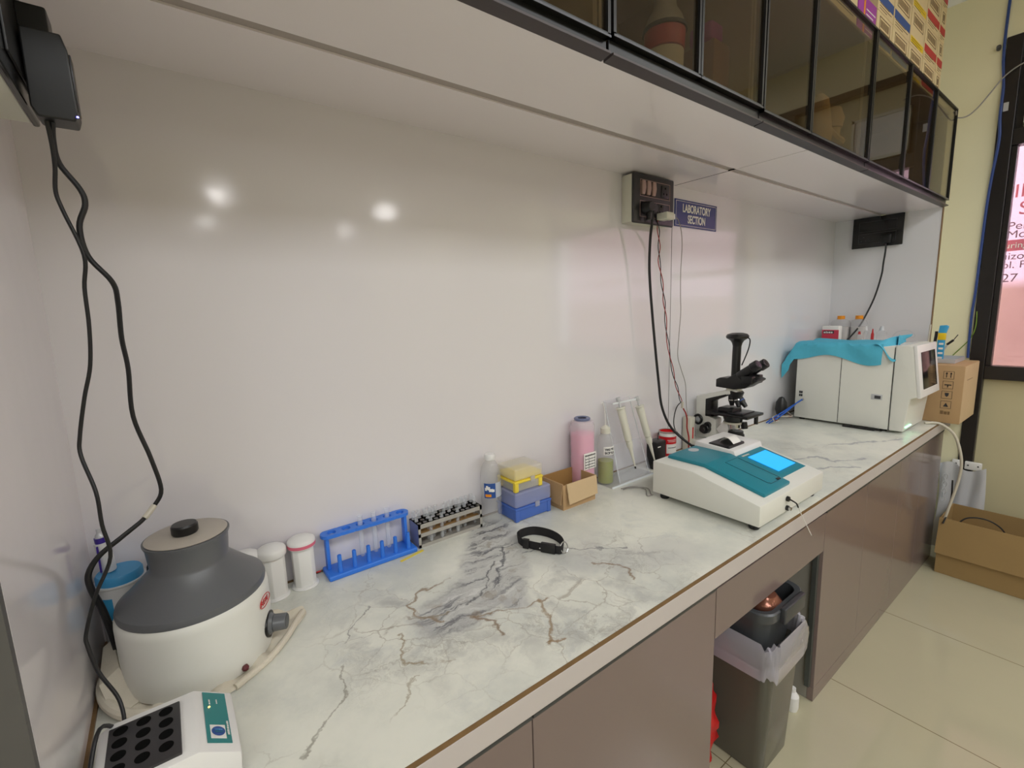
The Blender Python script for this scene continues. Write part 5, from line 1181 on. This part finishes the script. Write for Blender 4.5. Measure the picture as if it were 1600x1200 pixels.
for lo, hi in (((3.20, -0.622, 0.2945), (3.42, -0.620, 0.315)), ((3.198, -0.622, 0.2945), (3.200, -0.500, 0.315)), ((3.42, -0.622, 0.2945), (3.422, -0.500, 0.315)), ((3.20, -0.500, 0.2945), (3.42, -0.498, 0.315))):
    MB().box(lo, hi).build('wall_strip', 'zinc', tr)
pk_ = empty('blue_packet', (3.22, -0.56, 0.30), 'tall light blue packet with yellow label standing in the metal tray', 'packet')
MB().prism([(-0.572, 0.300), (-0.572, 0.440), (-0.582, 0.482), (-0.572, 0.488), (-0.546, 0.486), (-0.542, 0.440), (-0.545, 0.300)], 'X', 3.212, 3.226, 0.003).build('body', 'skyb', pk_)
MB().box((3.2105, -0.573, 0.412), (3.2275, -0.543, 0.448), 0.001).build('yellow_label', 'yel', pk_)
for k in range(4): MB().box((3.2108, -0.568, 0.315+k*0.024), (3.2120, -0.550, 0.325+k*0.024)).build('print', 'paper', pk_, smooth=False)
p2 = empty('black_pen', (3.23, -0.60, 0.31), 'black pen leaning out of the metal tray beside the blue packet', 'pen')
MB().tube([(3.225, -0.540, 0.300), (3.222, -0.585, 0.392)], 0.0035, smooth=False).build('barrel', 'zinc', p2)
MB().tube([(3.222, -0.580, 0.388), (3.221, -0.603, 0.412)], 0.0055, smooth=False).build('grip', 'black', p2)
MB().tube([(3.221, -0.603, 0.412), (3.220, -0.618, 0.440)], 0.0018, smooth=False).build('tip', 'black', p2)
p3 = tag(MB().tube([(3.235, -0.520, 0.299), (3.235, -0.530, 0.41), (3.235, -0.532, 0.455)], 0.0065).build('black_marker', 'black'), 'black marker standing behind the blue packet', 'marker')
MB().tube([(3.225, -0.508, 0.298), (3.228, -0.505, 0.400), (3.23, -0.506, 0.49)], 0.004).build('white_stick', 'wirew', p3)
tag(MB().tube([(XW-0.004, -0.560, 0.31), (XW-0.006, -0.62, 0.40), (XW-0.02, -0.640, 0.47), (XW-0.02, -0.638, 0.55)], 0.0022).build('green_wire', 'greenc'), 'thin yellow-green wire rising beside the black window post', 'wire')

# ================================================================ WALL SWITCHBOARDS, SIGN, CABLES
m1 = empty('switchboard', (1.49, 0, 1.0), 'charcoal switchboard on a white box with pink rockers beside the blue sign', 'switchboard')
MB().box((1.372, -0.046, 0.926), (1.598, 0.0, 1.088), 0.003).build('back_box', 'ivory', m1)
MB().box((1.370, -0.056, 0.922), (1.606, -0.045, 1.092), 0.005, 3).build('plate', 'blacksw', m1)
def outline(x0, x1, z0, z1, y, w=0.0015, name='trim_line', p=None, m='zinc'):
    b = MB(); b.box((x0, y-0.0006, z0), (x1, y, z0+w)); b.box((x0, y-0.0006, z1-w), (x1, y, z1)); b.box((x0, y-0.0006, z0), (x0+w, y, z1)); b.box((x1-w, y-0.0006, z0), (x1, y, z1)); return b.build(name, m, p, smooth=False)
outline(1.405, 1.580, 1.015, 1.072, -0.056, p=m1, m='beige'); outline(1.405, 1.580, 0.945, 1.000, -0.056, p=m1, m='beige')
for i in range(3): MB().prism([(1.408+i*0.030, 1.020), (1.424+i*0.030, 1.020), (1.431+i*0.030, 1.045), (1.427+i*0.030, 1.067), (1.410+i*0.030, 1.067)], 'Y', -0.064, -0.056, 0.0015).build('rocker', 'beige', m1)
for cx in (1.548, 1.470, 1.525):
    z = 1.043 if cx == 1.548 else 0.977
    s1 = MB().box((cx-0.021, -0.0585, z-0.021), (cx+0.021, -0.056, z+0.021), 0.002).build('socket', 'black', m1)
    for dx, dz in ((0, 0.012), (-0.009, -0.008), (0.009, -0.008)): MB().cyl((cx+dx, -0.059, z+dz), (cx+dx, -0.0584, z+dz), 0.0036, n=12).build('hole', 'dark', s1)
lpl = empty('round_plug', (1.425, -0.08, 0.97), 'round black plug with thick cord in the middle switchboard', 'plug')
MB().cyl((1.425, -0.0590, 0.975), (1.425, -0.094, 0.975), 0.022, 0.017, 28, 0.002).build('body', 'black', lpl)
MB().cyl((1.462, -0.0590, 0.975), (1.462, -0.082, 0.975), 0.020, 0.016, 28, 0.002).build('second_body', 'blacksw', lpl)
MB().box((1.418, -0.090, 0.930), (1.432, -0.072, 0.965), 0.003).build('strain_relief', 'black', lpl)
MB().tube([(1.452, -0.075, 0.962), (1.452, -0.074, 0.93), (1.458, -0.062, 0.87), (1.468, -0.052, 0.78), (1.478, -0.05, 0.696), (1.495, -0.05, 0.58), (1.515, -0.05, 0.46), (1.538, -0.05, 0.335), (1.552, -0.055, 0.24), (1.572, -0.075, 0.165), (1.600, -0.105, 0.115), (1.610, -0.18, 0.07), (1.58, -0.232, 0.05)], 0.0050, 10).build('cord', 'rubber', lpl)
wpl = empty('white_charger', (1.56, -0.08, 0.955), 'small white phone charger with grey wire in the middle switchboard', 'charger')
MB().box((1.495, -0.105, 0.938), (1.540, -0.060, 0.962), 0.003, 3).build('body', 'ivory', wpl)
MB().box((1.538, -0.098, 0.940), (1.556, -0.070, 0.960), 0.002).build('usb_head', 'white', wpl)
MB().tube([(1.556, -0.085, 0.950), (1.59, -0.080, 0.952), (1.635, -0.06, 0.945), (1.675, -0.045, 0.915), (1.690, -0.04, 0.86), (1.700, -0.03, 0.76), (1.715, -0.022, 0.66), (1.722, -0.02, 0.60), (1.712, -0.02, 0.50), (1.708, -0.02, 0.42), (1.735, -0.02, 0.36), (1.768, -0.02, 0.295), (1.782, -0.018, 0.20), (1.776, -0.03, 0.155)], 0.0016, 8).build('cord', 'wireg', wpl)
def twist(pts, r, off, turns, ph, name, m, lb):
    P = [Vector(p) for p in pts]; out = []; n = 60
    for i in range(n+1):
        t = i/n*(len(P)-1); k = min(int(t), len(P)-2); p = P[k].lerp(P[k+1], t-k); a = turns*2*math.pi*i/n+ph
        out.append(p+Vector((math.cos(a)*off, math.sin(a)*off*0.6, 0)))
    return tag(MB().tube(out, r, 6, 1).build(name, m), lb, 'wire')
tp_ = [(1.500, -0.060, 0.945), (1.530, -0.045, 0.90), (1.553, -0.032, 0.85), (1.556, -0.03, 0.80), (1.575, -0.03, 0.73), (1.590, -0.03, 0.66), (1.602, -0.03, 0.60), (1.612, -0.03, 0.52), (1.640, -0.03, 0.42), (1.672, -0.03, 0.33), (1.700, -0.03, 0.275), (1.725, -0.03, 0.225)]
twist(tp_, 0.0017, 0.005, 5, 0, 'thin_wire', 'wirer', 'thin dark red wire twisted down from the middle switchboard')
twist(tp_, 0.0017, 0.005, 5, math.pi, 'thin_wire', 'black', 'thin black wire twisted down from the middle switchboard')
tag(MB().tube([(1.725, -0.03, 0.225), (1.690, -0.035, 0.212), (1.665, -0.04, 0.185), (1.652, -0.045, 0.15), (1.656, -0.05, 0.12), (1.69, -0.05, 0.09), (1.72, -0.05, 0.07)], 0.0022).build('thin_lead', 'black'), 'thin black lead looping behind the red can', 'wire')
twist([(1.725, -0.03, 0.222), (1.742, -0.04, 0.18), (1.750, -0.045, 0.13), (1.735, -0.06, 0.08), (1.715, -0.08, 0.03), (1.700, -0.10, 0.008)], 0.0032, 0.003, 3, 0, 'red_lead', 'wirer', 'red and brown lead falling behind the photometer')
tag(MB().tube([(1.70, -0.16, 0.01), (1.735, -0.14, 0.030), (1.765, -0.125, 0.050), (1.785, -0.12, 0.042), (1.788, -0.14, 0.012), (1.75, -0.19, 0.006)], 0.0028).build('cream_lead', 'wirew'), 'cream lead curled in front of the microscope foot', 'wire')
for i in range(2):
    tag(MB().tube([(1.215, -0.135-i*0.01, 0.003), (1.26-i*0.01, -0.150, 0.003), (1.275+i*0.012, -0.19, 0.003), (1.232+i*0.02, -0.232, 0.003), (1.25, -0.242, 0.004)], 0.0016).build('clear_tubing', 'wireg'), 'thin pale tubing lying behind the photometer, %s strand' % ('first', 'second')[i], 'tubing')
cn = MB().box((1.722, -0.040, 0.198), (1.730, -0.030, 0.226), 0.001).build('wire_connector', 'wirew'); tag(cn, 'small cream wire connector above the red can', 'connector')

sg = empty('laboratory_sign', (1.845, 0, 1.0), 'blue sign reading LABORATORY SECTION on the wall', 'sign')
MB().box((1.690, -0.004, 0.944), (1.998, -0.0008, 1.050), 0.0005).build('plate', 'signb', sg, smooth=False)
outline(1.697, 1.991, 0.950, 1.044, -0.004, 0.0013, 'border_line', sg, 'paper')
lettering('LABORATORY', 0.044, (1.844, -0.0042, 1.003), X_, Z_, 'paper', sg, sx=0.72, align='CENTER', bold=0.0012)
lettering('SECTION', 0.044, (1.844, -0.0042, 0.962), X_, Z_, 'paper', sg, sx=0.72, align='CENTER', bold=0.0012)

m2 = empty('switchboard', (XR, -0.22, 1.0), 'black switchboard under the cabinets on the white end panel', 'switchboard')
MB().box((XR-0.022, -0.320, 0.935), (XR, -0.112, 1.092), 0.002).build('back_box', 'ivory', m2)
MB().box((XR-0.030, -0.336, 0.926), (XR-0.021, -0.100, 1.095), 0.003).build('plate', 'blackg', m2)
for z0, z1 in ((1.016, 1.070), (0.950, 1.004)):
    b = MB(); x = XR-0.030; w = 0.0012
    for lo, hi in (((x-0.0006, -0.305, z0), (x, -0.131, z0+w)), ((x-0.0006, -0.305, z1-w), (x, -0.131, z1)), ((x-0.0006, -0.305, z0), (x, -0.305+w, z1)), ((x-0.0006, -0.131-w, z0), (x, -0.131, z1))): b.box(lo, hi)
    b.build('trim_line', 'alu', m2, smooth=False)
for dy, dz in ((0, 0.012), (-0.012, -0.010), (0.010, -0.010)): MB().cyl((XR-0.0310, -0.155+dy, 0.975+dz), (XR-0.0298, -0.155+dy, 0.975+dz), 0.004, n=12).build('socket_hole', 'alu', m2)
pl2 = empty('black_plug', (XR-0.05, -0.265, 0.965), 'black plug in the end panel switchboard with a cord dropping behind the analyser', 'plug')
MB().box((XR-0.060, -0.290, 0.940), (XR-0.0315, -0.245, 0.985), 0.004, 3).build('body', 'black', pl2)
MB().tube([(XR-0.048, -0.268, 0.942), (XR-0.045, -0.268, 0.90), (XR-0.04, -0.262, 0.83), (XR-0.04, -0.258, 0.765), (XR-0.04, -0.236, 0.65), (XR-0.05, -0.206, 0.55), (XR-0.10, -0.185, 0.47), (XR-0.19, -0.16, 0.40)], 0.0045).build('cord', 'rubber', pl2)

# cables on the window wall
bc = [(XW-0.008, -0.624, 2.10), (XW-0.010, -0.622, 1.90), (XW-0.010, -0.625, 1.78), (XW-0.010, -0.636, 1.66), (XW-0.022, -0.638, 1.52), (XW-0.022, -0.645, 1.40), (XW-0.012, -0.632, 1.22), (XW-0.010, -0.626, 1.05), (XW-0.010, -0.624, 0.85), (XW-0.010, -0.622, 0.66), (XW-0.010, -0.618, 0.52), (XW-0.008, -0.620, 0.36), (XW-0.008, -0.622, 0.30)]
tag(MB().tube(bc, 0.006, 10).build('blue_cable', 'bluec'), 'dark blue cable clipped down the edge of the black window post', 'cable')
tag(MB().tube([(2.02, -0.515, 1.29), (2.18, -0.512, 1.285)], 0.001).build('cable_stub', 'wireg'), 'short grey wire end behind the far cabinet doors', 'wire') if False else None
ov = MB().tube([(3.30, -0.505, 1.545), (3.36, -0.50, 1.530), (3.40, -0.53, 1.535), (3.44, -0.56, 1.575), (3.462, -0.60, 1.64), (3.475, -0.64, 1.70), (3.478, -0.70, 1.735), (3.478, -0.76, 1.73)], 0.0032, 8)
tag(ov.build('grey_wire', 'wireg'), 'grey wire sagging from the wall cabinet end to the window transom', 'wire')
tag(MB().box((XR+0.03, -0.47, 1.555), (XW, -0.440, 1.60)).build('wall_bracket', 'cream2'), 'small cream wall bracket beside the wall cabinet end', 'bracket')
tag(MB().tube([(XW-0.006, -0.603, 1.84), (XW-0.03, -0.606, 1.845)], 0.009).build('wall_hook', 'alu'), 'small grey hook on the cream wall at the top of the window post', 'hook')

# ================================================================ BIN BAY
def rrect(hx_, hy_, r, n=6):
    P = []
    for cx, cy, a0 in ((hx_-r, hy_-r, 0), (-hx_+r, hy_-r, 90), (-hx_+r, -hy_+r, 180), (hx_-r, -hy_+r, 270)):
        for i in range(n+1):
            a = math.radians(a0+90*i/n); P.append((cx+r*math.cos(a), cy+r*math.sin(a)))
    return P
def shell(levels, cx, cy, th=0.0, n=6):
    """stack of rounded rectangles (hx, hy, r, z)"""
    b = bmesh.new(); R_ = []
    for hx_, hy_, r, z in levels: R_.append([b.verts.new((cx+x, cy+y, z)) for x, y in rrect(hx_, hy_, r, n)])
    for A, B in zip(R_[:-1], R_[1:]):
        for i in range(len(A)): j = (i+1) % len(A); b.faces.new((A[i], A[j], B[j], B[i]))
    m = MB(); return m._add(b)
BXc, BYc = 1.395, -0.455
tbn = empty('waste_bin', (BXc, BYc, ZG), 'tall smoky grey plastic bin with clear liner standing in the open bay', 'bin')
bz = ZG+0.002
lv = [(0.0, 0.0, 0.0, bz), (0.088, 0.145, 0.02, bz), (0.092, 0.150, 0.025, bz+0.01), (0.098, 0.158, 0.028, bz+0.17), (0.106, 0.166, 0.03, bz+0.34), (0.110, 0.170, 0.03, -0.455), (0.110, 0.170, 0.03, -0.40), (0.116, 0.176, 0.032, -0.398), (0.116, 0.176, 0.032, -0.372)]
shell(lv, BXc, BYc).build('body', 'binp', tbn)
def liner():
    lev = []; b = bmesh.new(); R_ = []
    base = rrect(1, 1, 0.3, 10)
    spec = [(-0.425, 0.118, 0.178), (-0.46, 0.121, 0.181), (-0.44, 0.126, 0.186), (-0.405, 0.127, 0.187), (-0.375, 0.126, 0.186), (-0.352, 0.121, 0.181), (-0.356, 0.112, 0.172), (-0.42, 0.104, 0.164)]
    rr_ = random.Random(5); P = rrect(0.12, 0.18, 0.035, 14); N_ = len(P)
    for k, (z, hx_, hy_) in enumerate(spec):
        row = []
        for i, (x, y) in enumerate(P):
            w = 0.005*math.sin(i*1.7+k*2.1)+0.004*math.sin(i*0.61+k*1.3); zz = z+0.010*math.sin(i*0.37+k*0.9)+0.004*math.sin(i*1.3)
            sx_ = hx_/0.12+w*3; sy_ = hy_/0.18+w*2
            row.append(b.verts.new((BXc+x*sx_, BYc+y*sy_, zz)))
        R_.append(row)
    for A, B in zip(R_[:-1], R_[1:]):
        for i in range(N_): j = (i+1) % N_; b.faces.new((A[i], A[j], B[j], B[i]))
    m = MB(); return m._add(b)
liner().build('bin_liner', 'bag', tbn, angle=50)
ibx = empty('grey_basket', (BXc, BYc, -0.40), 'dark grey handled basket nested in the top of the waste bin', 'basket')
Bx, By = BXc+0.004, BYc+0.008
lv = [(0.0, 0.0, 0.0, -0.46), (0.086, 0.136, 0.03, -0.46), (0.092, 0.144, 0.035, -0.40), (0.106, 0.156, 0.04, -0.292), (0.122, 0.170, 0.045, -0.288), (0.124, 0.172, 0.045, -0.262), (0.120, 0.168, 0.045, -0.258), (0.106, 0.155, 0.04, -0.260), (0.090, 0.142, 0.035, -0.40), (0.084, 0.134, 0.03, -0.455), (0.0, 0.0, 0.0, -0.455)]
shell(lv, Bx, By).build('body', mat('grey_bin_plastic', (74, 77, 80), 0.3), ibx)
MB().box((Bx-0.055, By-0.186, -0.300), (Bx+0.080, By-0.169, -0.252), 0.004, 3).build('handle', mat('grey_handle', (58, 60, 64), 0.35), ibx)
bl_ = tag(MB().lathe([(0, -0.045), (0.03, -0.04), (0.045, -0.02), (0.05, 0.0), (0.045, 0.022), (0.03, 0.04), (0, 0.048)], (BXc-0.018, BYc-0.105, -0.285), 32).build('copper_ball', 'copper'), 'shiny copper coloured round object lying in the grey basket', 'ball')
tag(MB().lathe([(0, -0.05), (0.05, -0.05), (0.062, -0.02), (0.05, 0.02), (0.02, 0.035), (0, 0.035)], (BXc-0.030, BYc+0.03, -0.380), 24).build('navy_cloth', 'navy'), 'dark navy cloth bundled in the grey basket under the copper object', 'cloth')
g = []
for j in range(25):
    z = ZG+0.003+0.46*j/24; row = []
    for i in range(25):
        a = 2*math.pi*i/24; r_ = 0.105*(math.sin(math.pi*min(1, 0.12+j/24*0.95))**0.45)+0.006*math.sin(i*2.3+j*0.8)+0.005*math.sin(j*1.9+i)
        row.append((1.160+r_*math.cos(a), -0.40+r_*1.2*math.sin(a), z))
    g.append(row)
tag(MB().sheet(g, 0.0).build('red_bag', 'redcloth', angle=60), 'crumpled red bag standing in the bay left of the waste bin', 'bag')
tag(MB().lathe([(0, 0), (0.018, 0), (0.021, 0.012), (0.021, 0.055), (0.010, 0.072), (0.010, 0.085), (0, 0.085)], (1.650, -0.552, ZG), 24).build('white_bottle', 'white'), 'white bottle on the floor half hidden behind the waste bin', 'bottle')

# ================================================================ FLOOR CARTON, PLASTIC SHEET
fc = empty('open_carton', (3.29, -0.95, ZG), 'large open brown carton with folded-down flap on the floor by the window', 'box')
x0, x1, y0, y1, zt, t = 3.150, 3.428, -1.35, -0.640, -0.510, 0.005
MB().box((x0, y0, ZG+0.001), (x1, y1, ZG+0.006)).build('bottom', 'cardf', fc, smooth=False)
MB().box((x0, y0, ZG+0.006), (x0+t, y1, zt)).build('side_panel', 'cardf', fc, smooth=False)
MB().box((x1-t, y0, ZG+0.006), (x1, y1, zt)).build('side_panel', 'cardf', fc, smooth=False)
MB().box((x0+t, y0, ZG+0.006), (x1-t, y0+t, zt)).build('end_panel', 'cardf', fc, smooth=False)
MB().box((x0+t, y1-t, ZG+0.006), (x1-t, y1, zt)).build('end_panel', 'cardf', fc, smooth=False)
MB().sheet([[(x0-0.002, y1+0.002, zt), (x0-0.002, y0, zt-0.004)], [(x0-0.022, y1+0.004, zt-0.19), (x0-0.024, y0, zt-0.185)]], 0.004).build('outer_flap', 'cardf', fc, smooth=False)
for i, pts in enumerate(([(3.19, -0.69, -0.56), (3.22, -0.73, -0.505), (3.25, -0.80, -0.50), (3.26, -0.86, -0.54), (3.26, -0.88, -0.62)], [(3.33, -1.10, -0.60), (3.35, -1.12, -0.54), (3.38, -1.17, -0.52), (3.40, -1.22, -0.56), (3.39, -1.25, -0.63)])):
    tag(MB().tube(pts+[(pts[-1][0]-0.04, pts[-1][1]+0.03, -0.74), (pts[-1][0]-0.08, pts[-1][1]+0.10, ZG+0.014)], 0.0035).build('black_cable', 'rubber'), ('black cord arching out of the floor carton near the hose', 'black cord arching in the floor carton near the window sill side')[i], 'cable')
def plastic():
    g = []
    for j in range(19):
        v = j/18; row = []
        for i in range(23):
            u = i/22; y = -0.565-0.185*u-0.01*math.sin(v*4); z = -0.30-0.50*v+0.02*math.sin(u*7)*(1-v); x = XW-0.046-0.009*math.sin(u*15+v*3)-0.007*math.sin(v*9+u*5)
            row.append((x, y, z))
        g.append(row)
    return MB().sheet(g, 0.001)
pls = plastic().build('plastic_sheet', clear('cloudy_plastic', (215, 216, 220), 0.72, 0.2, 1.45), angle=60); tag(pls, 'cloudy white plastic sheet hanging behind the floor carton', 'plastic sheet')
for i, (ya, yb_) in enumerate(((-0.645, -0.610), (-0.730, -0.662))):
    hp = MB().box((XW-0.030, ya, -0.315), (XW-0.013, yb_, -0.270), 0.004, 2).build('hinge_plate', 'white'); tag(hp, ('narrow white bracket plate on the window post foot', 'wide white bracket plate on the window post foot')[i], 'bracket')
    for yy in ([(ya+yb_)/2] if i == 0 else [ya+0.014, yb_-0.014]): MB().cyl((XW-0.0315, yy, -0.290), (XW-0.0300, yy, -0.290), 0.004, n=12).build('screw_hole', 'ink', hp)
ch = MB()
for k in range(7): 
    c = Vector((XW-0.085, -0.60+0.004*(k % 2), -0.36-0.022*k)); ch.tube([tuple(c+Vector((0.004*math.cos(t)*(k % 2), 0.010*math.cos(t)*(1 if k % 2 == 0 else 0.4), 0.015*math.sin(t)))) for t in [i*math.pi/4 for i in range(8)]], 0.0022, 6, 2, closed=True)
tag(ch.build('chain', 'zinc'), 'short grey metal chain hanging on the plastic sheet', 'chain')

# black wristband strap on the counter
def strap():
    P = []; n = 64; c = Vector((0.745, -0.262))
    ptsL = [(0.707, -0.222), (0.716, -0.196), (0.740, -0.186), (0.772, -0.196), (0.792, -0.232), (0.794, -0.272), (0.780, -0.305), (0.757, -0.322), (0.744, -0.305), (0.730, -0.280), (0.716, -0.252)]
    m = len(ptsL); out = []
    for k in range(m):
        a = [Vector(ptsL[(k+j) % m]) for j in (-1, 0, 1, 2)]
        for s_ in range(8):
            t = s_/8; out.append(0.5*((2*a[1])+(-a[0]+a[2])*t+(2*a[0]-5*a[1]+4*a[2]-a[3])*t*t+(-a[0]+3*a[1]-3*a[2]+a[3])*t**3))
    b = bmesh.new(); N_ = len(out); rows = []
    for i, p in enumerate(out):
        tng = (out[(i+1) % N_]-out[i-1]).normalized(); nn_ = Vector((-tng.y, tng.x)); h = 0.024
        row = []
        for w_, z in ((-0.001, 0.001), (0.001, 0.001), (0.0035, h), (0.0015, h)):
            row.append(b.verts.new((p.x+nn_.x*w_, p.y+nn_.y*w_, z)))
        rows.append(row)
    for A, B in zip(rows, rows[1:]+rows[:1]):
        for k in range(4): b.faces.new((A[k], A[(k+1) % 4], B[(k+1) % 4], B[k]))
    bmesh.ops.recalc_face_normals(b, faces=b.faces); m_ = MB(); return m_._add(b)
sp_ = empty('strap', (0.75, -0.26, 0), 'black webbing strap loop with buckle lying on the marble worktop', 'strap')
strap().build('webbing', 'fabric', sp_)
ang = math.atan2(-0.322+0.252, 0.757-0.716)
for (x, y), L, nm, m_ in (((0.738, -0.296), 0.040, 'buckle', 'black'), ((0.709, -0.240), 0.018, 'keeper', 'black')):
    T = Matrix.Translation((x, y, 0)) @ Matrix.Rotation(ang, 4, 'Z')
    MB().box((-L/2, -0.006, 0.001), (L/2, 0.004, 0.027), 0.002, 2, mtx=T).build(nm, m_, sp_)
MB().tube([(0.770+0.012*math.cos(t), -0.322+0.004*math.sin(t), 0.014+0.014*math.sin(t)) for t in [i*math.pi/6 for i in range(12)]], 0.0015, 8, 1, closed=True).build('ring', 'chrome', sp_)
MB().cyl((0.7245, -0.279, 0.012), (0.7215, -0.281, 0.012), 0.002, n=10).build('rivet', 'chrome', sp_)
